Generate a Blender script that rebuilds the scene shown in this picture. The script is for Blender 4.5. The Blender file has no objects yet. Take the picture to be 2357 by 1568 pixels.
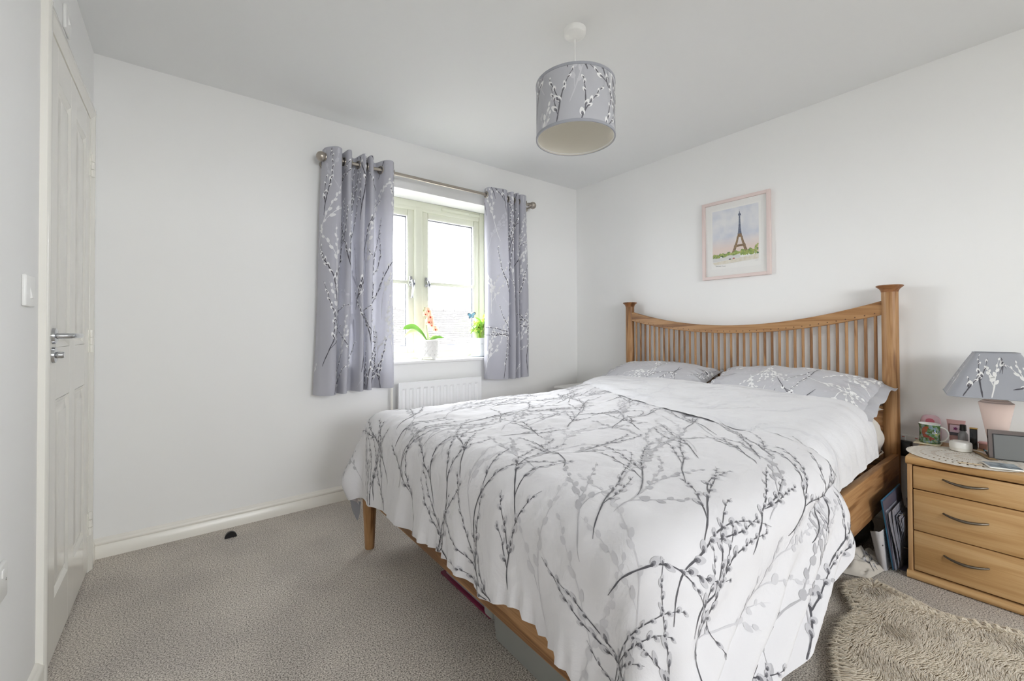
import bpy, bmesh, math, random
import numpy as np
from mathutils import Vector, Matrix

# ------------------------------------------------------------------ camera, light, exposure
S = bpy.context.scene
C = S.collection
PI = math.pi

F_PX, CY_PX = 979.741, 751.079
YAW, PITCH, ROLL = 0.913727, 0.0114292, -0.0040213
CAM = Vector((-2.94295, -2.80915, 1.06712))
_F = Vector((math.cos(YAW) * math.cos(PITCH), math.sin(YAW) * math.cos(PITCH), math.sin(PITCH)))
_R = Vector((math.sin(YAW), -math.cos(YAW), 0.0))
_U = _R.cross(_F)
_c, _s = math.cos(ROLL), math.sin(ROLL)
_R2, _U2 = _c * _R + _s * _U, _c * _U - _s * _R
cd = bpy.data.cameras.new('camera')
cam = bpy.data.objects.new('camera', cd)
C.objects.link(cam)
cam.matrix_world = Matrix(((_R2.x, _U2.x, -_F.x, CAM.x), (_R2.y, _U2.y, -_F.y, CAM.y), (_R2.z, _U2.z, -_F.z, CAM.z), (0, 0, 0, 1)))
cd.sensor_fit = 'HORIZONTAL'
cd.sensor_width = 36.0
cd.lens = F_PX / 2357.0 * 36.0
cd.shift_y = -(784.0 - CY_PX) / 2357.0
cd.clip_start = 0.03
cd.clip_end = 200
S.camera = cam

SKY_STRENGTH = 1.0
EXPOSURE = 4.5
w = bpy.data.worlds.new('overcast_sky')
S.world = w
w.use_nodes = True
bg = w.node_tree.nodes['Background']
bg.inputs['Color'].default_value = (0.945, 0.972, 1.0, 1)
bg.inputs['Strength'].default_value = SKY_STRENGTH

S.view_settings.view_transform = 'Standard'
S.view_settings.look = 'None'
S.view_settings.gamma = 1.0
S.view_settings.use_curve_mapping = False
S.view_settings.exposure = EXPOSURE
S.cycles.max_bounces = 14
S.cycles.diffuse_bounces = 10
S.cycles.glossy_bounces = 5
S.cycles.transmission_bounces = 6
S.cycles.transparent_max_bounces = 12
S.cycles.caustics_reflective = False
S.cycles.caustics_refractive = False
S.cycles.use_denoising = True
S.cycles.sample_clamp_indirect = 6.0

# portal: tells the renderer where the daylight comes in
def portal(name, x0, x1, z0, z1, y, flip):
    ld = bpy.data.lights.new(name, 'AREA')
    ld.shape = 'RECTANGLE'
    ld.size, ld.size_y = x1 - x0, z1 - z0
    ld.cycles.is_portal = True
    o = bpy.data.objects.new(name, ld)
    C.objects.link(o)
    o.location = ((x0 + x1) / 2, y, (z0 + z1) / 2)
    o.rotation_euler = (math.radians(-90 if flip else 90), 0, 0)
    return o
portal('daylight_portal', -2.12, -0.92, 0.87, 2.06, 0.31, True)
portal('daylight_portal', -2.95, -1.30, 1.15, 2.15, -5.72, False)  # portal of the added fill window

# ------------------------------------------------------------------ materials
def lin(c):
    c = c / 255.0
    return c / 12.92 if c <= 0.04045 else ((c + 0.055) / 1.055) ** 2.4
def rgb(r, g, b):
    return (lin(r), lin(g), lin(b), 1.0)

def mat(name, col, rough=0.6, metal=0.0, spec=0.5, bump=None, var=None, sheen=0.0, trans=0.0, coat=0.0):
    """bump=(scale, strength, distance); var=(scale, dark colour, amount)"""
    m = bpy.data.materials.new(name)
    m.use_nodes = True
    nt = m.node_tree
    p = nt.nodes['Principled BSDF']
    p.inputs['Base Color'].default_value = col
    p.inputs['Roughness'].default_value = rough
    p.inputs['Metallic'].default_value = metal
    p.inputs['Specular IOR Level'].default_value = spec
    if sheen:
        p.inputs['Sheen Weight'].default_value = sheen
    if trans:
        p.inputs['Transmission Weight'].default_value = trans
    if coat:
        p.inputs['Coat Weight'].default_value = coat
    tc = None
    if bump or var:
        tc = nt.nodes.new('ShaderNodeTexCoord')
    if bump:
        n = nt.nodes.new('ShaderNodeTexNoise')
        n.inputs['Scale'].default_value = bump[0]
        n.inputs['Detail'].default_value = 4
        nt.links.new(tc.outputs['Object'], n.inputs['Vector'])
        b = nt.nodes.new('ShaderNodeBump')
        b.inputs['Strength'].default_value = bump[1]
        b.inputs['Distance'].default_value = bump[2]
        nt.links.new(n.outputs['Fac'], b.inputs['Height'])
        nt.links.new(b.outputs['Normal'], p.inputs['Normal'])
    if var:
        n = nt.nodes.new('ShaderNodeTexNoise')
        n.inputs['Scale'].default_value = var[0]
        n.inputs['Detail'].default_value = 5
        nt.links.new(tc.outputs['Object'], n.inputs['Vector'])
        r = nt.nodes.new('ShaderNodeValToRGB')
        r.color_ramp.elements[0].position = 0.35
        r.color_ramp.elements[1].position = 0.65
        r.color_ramp.elements[0].color = var[1]
        r.color_ramp.elements[1].color = col
        nt.links.new(n.outputs['Fac'], r.inputs['Fac'])
        nt.links.new(r.outputs['Color'], p.inputs['Base Color'])
    return m

def wood(name, axis, light, mid, dark, rough=0.42, k=1.0):
    m = bpy.data.materials.new(name)
    m.use_nodes = True
    nt = m.node_tree
    N, L = nt.nodes, nt.links
    p = N['Principled BSDF']
    p.inputs['Roughness'].default_value = rough
    p.inputs['Specular IOR Level'].default_value = 0.35
    tc = N.new('ShaderNodeTexCoord')
    mp = N.new('ShaderNodeMapping')
    sc = [22.0 * k] * 3
    sc[axis] = 1.6 * k
    mp.inputs['Scale'].default_value = sc
    L.new(tc.outputs['Object'], mp.inputs['Vector'])
    n1 = N.new('ShaderNodeTexNoise')
    n1.inputs['Scale'].default_value = 1.0
    n1.inputs['Detail'].default_value = 3
    n1.inputs['Distortion'].default_value = 0.6
    L.new(mp.outputs['Vector'], n1.inputs['Vector'])
    mp2 = N.new('ShaderNodeMapping')
    sc2 = [260.0] * 3
    sc2[axis] = 9.0
    mp2.inputs['Scale'].default_value = sc2
    L.new(tc.outputs['Object'], mp2.inputs['Vector'])
    n2 = N.new('ShaderNodeTexNoise')
    n2.inputs['Scale'].default_value = 1.0
    n2.inputs['Detail'].default_value = 2
    L.new(mp2.outputs['Vector'], n2.inputs['Vector'])
    # growth rings: a sine of the broad noise
    mul = N.new('ShaderNodeMath'); mul.operation = 'MULTIPLY'; mul.inputs[1].default_value = 26.0
    L.new(n1.outputs['Fac'], mul.inputs[0])
    sn = N.new('ShaderNodeMath'); sn.operation = 'SINE'
    L.new(mul.outputs[0], sn.inputs[0])
    ma = N.new('ShaderNodeMath'); ma.operation = 'MULTIPLY_ADD'; ma.inputs[1].default_value = 0.16; ma.inputs[2].default_value = 0.0
    L.new(sn.outputs[0], ma.inputs[0])
    ad = N.new('ShaderNodeMath'); ad.operation = 'ADD'
    L.new(ma.outputs[0], ad.inputs[0]); L.new(n1.outputs['Fac'], ad.inputs[1])
    m3 = N.new('ShaderNodeMath'); m3.operation = 'MULTIPLY_ADD'; m3.inputs[1].default_value = 0.45; m3.inputs[2].default_value = -0.22
    L.new(n2.outputs['Fac'], m3.inputs[0])
    ad2 = N.new('ShaderNodeMath'); ad2.operation = 'ADD'
    L.new(ad.outputs[0], ad2.inputs[0]); L.new(m3.outputs[0], ad2.inputs[1])
    r = N.new('ShaderNodeValToRGB')
    e = r.color_ramp.elements
    e[0].position, e[0].color = 0.22, dark
    e[1].position, e[1].color = 0.75, light
    q = e.new(0.48); q.color = mid
    L.new(ad2.outputs[0], r.inputs['Fac'])
    L.new(r.outputs['Color'], p.inputs['Base Color'])
    b = N.new('ShaderNodeBump')
    b.inputs['Strength'].default_value = 0.12
    b.inputs['Distance'].default_value = 0.001
    L.new(n2.outputs['Fac'], b.inputs['Height'])
    L.new(b.outputs['Normal'], p.inputs['Normal'])
    return m

M = {}
M['wall'] = mat('wall_paint', rgb(238, 238, 237), 0.85, spec=0.25, bump=(180, 0.05, 0.001))
M['ceiling'] = mat('ceiling_paint', rgb(234, 235, 235), 0.9, spec=0.2)
M['gloss'] = mat('gloss_white_paint', rgb(238, 236, 229), 0.16, spec=0.5)
M['trim'] = mat('satin_trim_paint', rgb(236, 233, 225), 0.28, spec=0.5)
M['plastic'] = mat('white_plastic', rgb(238, 238, 236), 0.3)
M['sill'] = mat('sill_white', rgb(242, 242, 242), 0.35)
M['sage'] = mat('sage_green_upvc', rgb(223, 225, 207), 0.4)
M['chrome'] = mat('chrome', rgb(205, 207, 210), 0.12, metal=1.0)
M['nickel'] = mat('brushed_nickel', rgb(176, 168, 158), 0.3, metal=1.0)
M['steel_dark'] = mat('antique_steel', rgb(120, 113, 103), 0.35, metal=1.0)
M['black'] = mat('black_plastic', rgb(26, 26, 28), 0.35)
M['spacer'] = mat('grey_spacer', rgb(96, 102, 116), 0.4)
M['radiator'] = mat('radiator_enamel', rgb(240, 241, 243), 0.25)
OAK = (rgb(176, 136, 94), rgb(153, 111, 71), rgb(118, 81, 48))
for i, a in enumerate('xyz'):
    M['oak_' + a] = wood('oak_grain_' + a, i, *OAK)
M['oak_cap'] = wood('oak_cap', 1, rgb(150, 104, 66), rgb(128, 84, 50), rgb(100, 64, 36))
M['peg'] = mat('dark_peg', rgb(96, 62, 40), 0.5)
BEECH = (rgb(206, 170, 122), rgb(197, 158, 108), rgb(183, 143, 93))
M['beech_y'] = wood('beech_y', 1, *BEECH, k=0.6)
M['beech_z'] = wood('beech_z', 2, rgb(200, 162, 118), rgb(190, 150, 105), rgb(176, 136, 92), k=0.6)

# carpet ---------------------------------------------------------------
def carpet():
    m = bpy.data.materials.new('carpet_twist_pile')
    m.use_nodes = True
    N, L = m.node_tree.nodes, m.node_tree.links
    p = N['Principled BSDF']
    p.inputs['Roughness'].default_value = 0.95
    p.inputs['Specular IOR Level'].default_value = 0.1
    p.inputs['Sheen Weight'].default_value = 0.15
    tc = N.new('ShaderNodeTexCoord')
    n = N.new('ShaderNodeTexNoise'); n.inputs['Scale'].default_value = 220; n.inputs['Detail'].default_value = 2; n.inputs['Roughness'].default_value = 0.6
    L.new(tc.outputs['Object'], n.inputs['Vector'])
    r = N.new('ShaderNodeValToRGB'); e = r.color_ramp.elements
    e[0].position, e[0].color = 0.36, rgb(120, 113, 105)
    e[1].position, e[1].color = 0.66, rgb(238, 231, 221)
    q = e.new(0.5); q.color = rgb(200, 192, 182)
    L.new(n.outputs['Fac'], r.inputs['Fac'])
    n2 = N.new('ShaderNodeTexNoise'); n2.inputs['Scale'].default_value = 3.5; n2.inputs['Detail'].default_value = 3
    L.new(tc.outputs['Object'], n2.inputs['Vector'])
    r2 = N.new('ShaderNodeValToRGB'); e = r2.color_ramp.elements
    e[0].position, e[0].color = 0.38, (0.86, 0.86, 0.87, 1)
    e[1].position, e[1].color = 0.62, (1, 1, 1, 1)
    L.new(n2.outputs['Fac'], r2.inputs['Fac'])
    mx = N.new('ShaderNodeMix'); mx.data_type = 'RGBA'; mx.blend_type = 'MULTIPLY'; mx.inputs['Factor'].default_value = 1.0
    L.new(r.outputs['Color'], mx.inputs['A']); L.new(r2.outputs['Color'], mx.inputs['B'])
    L.new(mx.outputs['Result'], p.inputs['Base Color'])
    b = N.new('ShaderNodeBump'); b.inputs['Strength'].default_value = 0.55; b.inputs['Distance'].default_value = 0.005
    L.new(n.outputs['Fac'], b.inputs['Height']); L.new(b.outputs['Normal'], p.inputs['Normal'])
    return m
M['carpet'] = carpet()

def glass(name, tint=(1, 1, 1, 1)):
    m = bpy.data.materials.new(name)
    m.use_nodes = True
    N, L = m.node_tree.nodes, m.node_tree.links
    N.remove(N['Principled BSDF'])
    t = N.new('ShaderNodeBsdfTransparent'); t.inputs['Color'].default_value = tint
    g = N.new('ShaderNodeBsdfGlossy'); g.inputs['Roughness'].default_value = 0.02
    lw_ = N.new('ShaderNodeLayerWeight'); lw_.inputs['Blend'].default_value = 0.5
    pw = N.new('ShaderNodeMath'); pw.operation = 'POWER'; pw.inputs[1].default_value = 5.0
    f = N.new('ShaderNodeMath'); f.operation = 'MULTIPLY_ADD'; f.inputs[1].default_value = 0.90; f.inputs[2].default_value = 0.04
    L.new(lw_.outputs['Facing'], pw.inputs[0]); L.new(pw.outputs[0], f.inputs[0])
    x = N.new('ShaderNodeMixShader')
    L.new(f.outputs[0], x.inputs[0]); L.new(t.outputs[0], x.inputs[1]); L.new(g.outputs[0], x.inputs[2])
    L.new(x.outputs[0], N['Material Output'].inputs['Surface'])
    return m
M['pane'] = glass('window_glass', (0.99, 0.99, 0.99, 1))

def fabric(name, col, rough=0.9, sheen=0.25, scale=900, strength=0.25, wr=None, translucent=0.0):
    m = bpy.data.materials.new(name)
    m.use_nodes = True
    N, L = m.node_tree.nodes, m.node_tree.links
    p = N['Principled BSDF']
    p.inputs['Base Color'].default_value = col
    p.inputs['Roughness'].default_value = rough
    p.inputs['Specular IOR Level'].default_value = 0.2
    p.inputs['Sheen Weight'].default_value = sheen
    tc = N.new('ShaderNodeTexCoord')
    n = N.new('ShaderNodeTexNoise'); n.inputs['Scale'].default_value = scale; n.inputs['Detail'].default_value = 2
    L.new(tc.outputs['Object'], n.inputs['Vector'])
    b = N.new('ShaderNodeBump'); b.inputs['Strength'].default_value = strength; b.inputs['Distance'].default_value = 0.0006
    L.new(n.outputs['Fac'], b.inputs['Height'])
    out = b
    if wr:
        n2 = N.new('ShaderNodeTexNoise'); n2.inputs['Scale'].default_value = wr[0]; n2.inputs['Detail'].default_value = 5; n2.inputs['Distortion'].default_value = 0.8
        L.new(tc.outputs['Object'], n2.inputs['Vector'])
        b2 = N.new('ShaderNodeBump'); b2.inputs['Strength'].default_value = wr[1]; b2.inputs['Distance'].default_value = 0.01
        L.new(n2.outputs['Fac'], b2.inputs['Height']); L.new(b.outputs['Normal'], b2.inputs['Normal'])
        out = b2
    L.new(out.outputs['Normal'], p.inputs['Normal'])
    if translucent:
        t = N.new('ShaderNodeBsdfTranslucent'); t.inputs['Color'].default_value = col
        x = N.new('ShaderNodeMixShader'); x.inputs[0].default_value = translucent
        L.new(p.outputs[0], x.inputs[1]); L.new(t.outputs[0], x.inputs[2])
        L.new(x.outputs[0], N['Material Output'].inputs['Surface'])
    return m

# printed willow palettes: [cloth, stem, catkin, kernel, pale stem, ghost]
DUVET_MATS = [fabric('duvet_cotton', rgb(220, 219, 222), wr=(9, 0.45)), fabric('print_stem_grey', rgb(88, 87, 92)), fabric('print_catkin_grey', rgb(194, 193, 197)),
              fabric('print_kernel_grey', rgb(128, 127, 132)), fabric('print_pale_grey', rgb(180, 179, 183)), fabric('print_ghost_grey', rgb(202, 201, 205))]
GREY = rgb(190, 190, 198)
CURT_MATS = [fabric('curtain_cotton', rgb(184, 184, 193), translucent=0.12), fabric('curtain_stem', rgb(88, 86, 94)), fabric('curtain_catkin', rgb(236, 236, 238)),
             fabric('curtain_kernel', rgb(116, 114, 122)), fabric('curtain_white_stem', rgb(226, 226, 228)), fabric('curtain_ghost', rgb(198, 198, 206))]
PILLOW_MATS = [fabric('pillow_cotton', rgb(192, 192, 197), wr=(14, 0.4)), fabric('pillow_stem', rgb(104, 103, 108)), fabric('pillow_catkin', rgb(240, 240, 241)),
               fabric('pillow_kernel', rgb(130, 129, 134)), fabric('pillow_white_stem', rgb(238, 238, 238)), fabric('pillow_ghost', rgb(200, 198, 203))]
SHADE_MATS = [fabric('shade_cotton', rgb(196, 197, 203), translucent=0.1), fabric('shade_stem', rgb(112, 111, 117)), fabric('shade_catkin', rgb(242, 242, 243)),
              fabric('shade_kernel', rgb(138, 137, 143)), fabric('shade_white_stem', rgb(240, 240, 240)), fabric('shade_ghost', rgb(210, 210, 215))]
LAMP_MATS = [fabric('lamp_shade_cotton', rgb(158, 160, 166)), fabric('lamp_shade_stem', rgb(86, 85, 90)), fabric('lamp_shade_catkin', rgb(226, 226, 224)),
             fabric('lamp_shade_kernel', rgb(124, 122, 128)), fabric('lamp_shade_white', rgb(224, 224, 222)), fabric('lamp_shade_ghost', rgb(172, 174, 180))]
M['sheet'] = fabric('white_sheet', rgb(244, 243, 241), wr=(10, 0.35))
M['fold'] = fabric('duvet_reverse', rgb(221, 221, 224), wr=(12, 0.6))
M['fold_ghost'] = fabric('duvet_reverse_show_through', rgb(216, 216, 220))
M['cream_sheet'] = fabric('cream_sheet', rgb(240, 236, 228), wr=(9, 0.3))
M['lining'] = fabric('shade_lining', rgb(226, 222, 212))
M['tape'] = fabric('grey_binding_tape', rgb(164, 166, 174))

# ------------------------------------------------------------------ mesh tools
class MB:
    def __init__(self):
        self.v, self.f, self.m = [], [], []
    def add(self, verts, faces, mi=0):
        o = len(self.v)
        self.v.extend([tuple(map(float, p)) for p in verts])
        for q in faces:
            self.f.append(tuple(int(i) + o for i in q))
            self.m.append(mi)
        return self
    def box(self, x0, x1, y0, y1, z0, z1, bevel=0.0, seg=2, mi=0):
        bm = bmesh.new()
        vs = [bm.verts.new(p) for p in ((x0, y0, z0), (x1, y0, z0), (x1, y1, z0), (x0, y1, z0), (x0, y0, z1), (x1, y0, z1), (x1, y1, z1), (x0, y1, z1))]
        for q in ((0, 3, 2, 1), (4, 5, 6, 7), (0, 1, 5, 4), (1, 2, 6, 5), (2, 3, 7, 6), (3, 0, 4, 7)):
            bm.faces.new([vs[i] for i in q])
        if bevel > 0:
            bmesh.ops.bevel(bm, geom=list(bm.edges), offset=bevel, segments=seg, profile=0.5, affect='EDGES')
        self.bm(bm, mi)
        return self
    def bm(self, bm, mi=0):
        bm.verts.ensure_lookup_table()
        bm.verts.index_update()
        self.add([v.co[:] for v in bm.verts], [[v.index for v in f.verts] for f in bm.faces], mi)
        bm.free()
    def tube(self, path, radii, n=12, caps=True, mi=0, squash=None):
        path = [Vector(p) for p in path]
        if not hasattr(radii, '__len__'):
            radii = [radii] * len(path)
        rings = []
        up = None
        for i, p in enumerate(path):
            a = path[max(0, i - 1)]
            b = path[min(len(path) - 1, i + 1)]
            t = (b - a).normalized()
            if up is None:
                up = Vector((0, 0, 1)) if abs(t.z) < 0.9 else Vector((1, 0, 0))
            s = t.cross(up).normalized()
            up = s.cross(t).normalized()
            k = squash if squash else 1.0
            rings.append([p + radii[i] * (math.cos(2 * PI * j / n) * s + k * math.sin(2 * PI * j / n) * up) for j in range(n)])
        V = [q for r in rings for q in r]
        Fs = []
        for i in range(len(rings) - 1):
            for j in range(n):
                k = (j + 1) % n
                Fs.append((i * n + j, i * n + k, (i + 1) * n + k, (i + 1) * n + j))
        if caps:
            Fs.append(tuple(range(n - 1, -1, -1)))
            Fs.append(tuple((len(rings) - 1) * n + j for j in range(n)))
        return self.add(V, Fs, mi)
    def lathe(self, prof, c=(0, 0, 0), n=32, mi=0, sx=1.0, sy=1.0, axis='z'):
        V, Fs = [], []
        for r, z in prof:
            for j in range(n):
                a = 2 * PI * j / n
                p = (r * math.cos(a) * sx, r * math.sin(a) * sy, z)
                if axis == 'x':
                    p = (p[2], p[0], p[1])
                elif axis == 'y':
                    p = (p[0], p[2], p[1])
                V.append((c[0] + p[0], c[1] + p[1], c[2] + p[2]))
        for i in range(len(prof) - 1):
            for j in range(n):
                k = (j + 1) % n
                Fs.append((i * n + j, i * n + k, (i + 1) * n + k, (i + 1) * n + j))
        if prof[0][0] > 1e-6:
            pass
        return self.add(V, Fs, mi)
    def sphere(self, c, r, n=20, mi=0, sc=(1, 1, 1)):
        prof = [(r * math.sin(PI * i / n), -r * math.cos(PI * i / n)) for i in range(n + 1)]
        V0 = len(self.v)
        self.lathe(prof, (0, 0, 0), n + 4, mi)
        for i in range(V0, len(self.v)):
            p = self.v[i]
            self.v[i] = (c[0] + p[0] * sc[0], c[1] + p[1] * sc[1], c[2] + p[2] * sc[2])
        return self
    def torus(self, c, R, r, nrm=(0, 0, 1), n=24, k=8, mi=0):
        nrm = Vector(nrm).normalized()
        a = nrm.orthogonal().normalized()
        b = nrm.cross(a)
        c = Vector(c)
        V, Fs = [], []
        for i in range(n):
            t = 2 * PI * i / n
            d = math.cos(t) * a + math.sin(t) * b
            for j in range(k):
                s = 2 * PI * j / k
                V.append(c + d * (R + r * math.cos(s)) + nrm * (r * math.sin(s)))
        for i in range(n):
            for j in range(k):
                Fs.append((i * k + j, ((i + 1) % n) * k + j, ((i + 1) % n) * k + (j + 1) % k, i * k + (j + 1) % k))
        return self.add(V, Fs, mi)
    def grid(self, P, mi=0, flip=False):
        nu, nv = P.shape[:2]
        o = len(self.v)
        self.v.extend(map(tuple, P.reshape(-1, 3).tolist()))
        for i in range(nu - 1):
            for j in range(nv - 1):
                q0, q1, q2, q3 = (o + i * nv + j, o + (i + 1) * nv + j, o + (i + 1) * nv + j + 1, o + i * nv + j + 1)
                for t in ((q0, q1, q2), (q0, q2, q3)):
                    self.f.append(t[::-1] if flip else t)
                    self.m.append(mi)
        return self
    def extrude(self, poly, axis, d0, d1, mi=0):
        """poly: 2-d outline; axis: the axis of extrusion; outline axes are the remaining two in x,y,z order"""
        n = len(poly)
        def mk(p, d):
            q = list(p)
            q.insert(axis, d)
            return tuple(q)
        V = [mk(p, d0) for p in poly] + [mk(p, d1) for p in poly]
        Fs = [(i, (i + 1) % n, n + (i + 1) % n, n + i) for i in range(n)]
        Fs.append(tuple(range(n - 1, -1, -1)))
        Fs.append(tuple(range(n, 2 * n)))
        return self.add(V, Fs, mi)

ORIGIN = {}
def build(name, mb, mats, parent=None, smooth=True, angle=38, local=False, fix=True):
    off = ORIGIN.get(parent.name, Vector((0, 0, 0))) if (parent is not None and not local) else Vector((0, 0, 0))
    me = bpy.data.meshes.new(name)
    v = mb.v if off.length == 0 else [(p[0] - off.x, p[1] - off.y, p[2] - off.z) for p in mb.v]
    me.from_pydata(v, [], mb.f)
    if not isinstance(mats, (list, tuple)):
        mats = [mats]
    for x in mats:
        me.materials.append(x)
    if len(mats) > 1:
        me.polygons.foreach_set('material_index', mb.m)
    if fix:
        bm = bmesh.new()
        bm.from_mesh(me)
        bmesh.ops.remove_doubles(bm, verts=bm.verts, dist=1e-6)
        bmesh.ops.recalc_face_normals(bm, faces=bm.faces)
        bm.to_mesh(me)
        bm.free()
    if smooth:
        me.polygons.foreach_set('use_smooth', [True] * len(me.polygons))
        if angle < 180:
            me.set_sharp_from_angle(angle=math.radians(angle))
    me.update()
    o = bpy.data.objects.new(name, me)
    C.objects.link(o)
    if parent is not None:
        o.parent = parent
        ORIGIN[o.name] = Vector((0, 0, 0)) if local else off
    return o

def tag(o, label=None, cat=None, group=None, kind=None):
    if label: o['label'] = label
    if cat: o['category'] = cat
    if group: o['group'] = group
    if kind: o['kind'] = kind
    return o

def thing(name, loc, label, cat, group=None, kind=None):
    o = bpy.data.objects.new(name, None)
    o.empty_display_size = 0.1
    C.objects.link(o)
    o.location = loc
    ORIGIN[o.name] = Vector(loc)
    tag(o, label, cat, group, kind)
    return o

def struct(name, mb, m, parent=None, **k):
    o = build(name, mb, m, parent, **k)
    if parent is None:
        o['kind'] = 'structure'
    return o

def value_noise(x, y, seed=0):
    """smooth 2-d noise in [-1, 1], vectorised"""
    rs = np.random.RandomState(seed)
    tab = rs.uniform(-1, 1, (64, 64))
    x = np.asarray(x, float); y = np.asarray(y, float)
    xi = np.floor(x).astype(int); yi = np.floor(y).astype(int)
    fx = x - xi; fy = y - yi
    fx = fx * fx * fx * (fx * (fx * 6 - 15) + 10); fy = fy * fy * fy * (fy * (fy * 6 - 15) + 10)
    a = tab[xi % 64, yi % 64]; b = tab[(xi + 1) % 64, yi % 64]
    c = tab[xi % 64, (yi + 1) % 64]; d = tab[(xi + 1) % 64, (yi + 1) % 64]
    return (a * (1 - fx) + b * fx) * (1 - fy) + (c * (1 - fx) + d * fx) * fy

def sstep(a, b, x):
    t = np.clip((np.asarray(x, float) - a) / (b - a), 0, 1)
    return t * t * (3 - 2 * t)

# ------------------------------------------------------------------ the willow print, laid on any cloth grid
class Cloth:
    """a grid of points with flat cloth coordinates in metres"""
    def __init__(self, P, su, sv, flip=False):
        self.P = P
        self.su, self.sv = su, sv
        du = np.gradient(P, axis=0); dv = np.gradient(P, axis=1)
        n = np.cross(du, dv)
        n /= np.maximum(np.linalg.norm(n, axis=2, keepdims=True), 1e-12)
        self.N = -n if flip else n
    def at(self, pts, off):
        nu, nv = self.P.shape[:2]
        a = pts[:, 0] / self.su * (nu - 1); b = pts[:, 1] / self.sv * (nv - 1)
        ok = (a >= 0.02) & (a <= nu - 1.02) & (b >= 0.02) & (b <= nv - 1.02)
        a = np.clip(a, 0, nu - 1.001); b = np.clip(b, 0, nv - 1.001)
        i = a.astype(int); j = b.astype(int)
        fa = (a - i)[:, None]; fb = (b - j)[:, None]
        def mix(T):      # the same two triangles per cell that the mesh uses
            lo = T[i, j] + fa * (T[i + 1, j] - T[i, j]) + fb * (T[i + 1, j + 1] - T[i + 1, j])
            hi = T[i, j] + fb * (T[i, j + 1] - T[i, j]) + fa * (T[i + 1, j + 1] - T[i, j + 1])
            return np.where(fa >= fb, lo, hi)
        n = mix(self.N)
        n /= np.maximum(np.linalg.norm(n, axis=1, keepdims=True), 1e-9)
        return mix(self.P) + n * off, ok

def put_strip(mb, cloth, pts, wid, mi, off):
    d = np.gradient(pts, axis=0)
    d /= np.maximum(np.linalg.norm(d, axis=1, keepdims=True), 1e-9)
    nr = np.stack([-d[:, 1], d[:, 0]], 1)
    L, ok1 = cloth.at(pts + nr * wid[:, None] / 2, off)
    R, ok2 = cloth.at(pts - nr * wid[:, None] / 2, off)
    ok = ok1 & ok2
    o = len(mb.v)
    n = len(pts)
    mb.v.extend(map(tuple, L.tolist())); mb.v.extend(map(tuple, R.tolist()))
    for i in range(n - 1):
        if ok[i] and ok[i + 1]:
            mb.f.append((o + i, o + n + i, o + n + i + 1, o + i + 1)); mb.m.append(mi)

def put_blob(mb, cloth, c, ang, la, lb, mi, off, n=11, pear=0.25):
    t = np.arange(n) * 2 * PI / n
    x = la * np.cos(t); y = lb * np.sin(t) * (1 - pear * np.cos(t))
    ca, sa = math.cos(ang), math.sin(ang)
    x = np.concatenate([x, x * 0.5, [0.0]]); y = np.concatenate([y, y * 0.5, [0.0]])
    pts = np.stack([c[0] + x * ca - y * sa, c[1] + x * sa + y * ca], 1)
    Q, ok = cloth.at(pts, off)
    if not ok.all():
        return
    o = len(mb.v)
    mb.v.extend(map(tuple, Q.tolist()))
    for i in range(n):
        k = (i + 1) % n
        mb.f.append((o + i, o + k, o + n + k, o + n + i)); mb.m.append(mi)
        mb.f.append((o + n + i, o + n + k, o + 2 * n)); mb.m.append(mi)

def branch(mb, cloth, rg, p, ang, length, w0, style, lift, depth=0, sc=1.0):
    ds = 0.011
    n = max(5, int(length / ds))
    k = rg.uniform(-1.0, 1.0)
    pts, A = [np.array(p, float)], [ang]
    wob = 0.0
    for i in range(n):
        wob = 0.7 * wob + rg.uniform(-0.5, 0.5) * 0.16
        ang = ang + k * ds + wob * 0.5
        pts.append(pts[-1] + ds * np.array([math.cos(ang), math.sin(ang)]))
        A.append(ang)
    pts = np.array(pts)
    tt = np.linspace(0, 1, len(pts))
    body = np.interp(tt, [0, 0.10, 0.35, 1.0], [0.35, 0.9, 1.0, 0.22])
    wid = w0 * body * (1 + 0.22 * np.sin(tt * length * 130 + rg.uniform(0, 6)))
    stem_mi, cat_mi, ker_mi = {'dark': (1, 2, 3), 'pale': (4, 4, None), 'ghost': (5, 5, None)}[style]
    put_strip(mb, cloth, pts, wid, stem_mi, lift)
    pos = length * (rg.uniform(0.30, 0.42) if depth == 0 else rg.uniform(0.16, 0.3))
    side = rg.choice([-1, 1])
    while pos < length * 0.985:
        i = min(len(pts) - 1, int(pos / ds))
        f = pos / length
        size = sc * (0.0150 * (1 - 0.62 * f) * rg.uniform(0.8, 1.2) + 0.002)
        a = A[i] + side * rg.uniform(0.22, 0.6)
        dv = np.array([math.cos(a), math.sin(a)])
        put_blob(mb, cloth, pts[i] + dv * size * 0.95, a, size, size * rg.uniform(0.5, 0.66), cat_mi, lift + 0.00008)
        if ker_mi is not None:
            put_blob(mb, cloth, pts[i] + dv * size * 0.50, a, size * 0.50, size * 0.34, ker_mi, lift + 0.00016, n=9)
            put_blob(mb, cloth, pts[i] + dv * size * 0.12, a, size * 0.32, size * 0.24, stem_mi, lift + 0.00024, n=7)
        side = -side
        pos += sc * rg.uniform(0.030, 0.058) * (1 - 0.5 * f)
    if depth == 0:
        for q in range(rg.choice([1, 1, 2])):
            i = int(len(pts) * rg.uniform(0.15, 0.5))
            branch(mb, cloth, rg, pts[i], A[i] + rg.choice([-1, 1]) * rg.uniform(0.28, 0.5), length * rg.uniform(0.4, 0.65), w0 * 0.75, style, lift, 1, sc)

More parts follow.
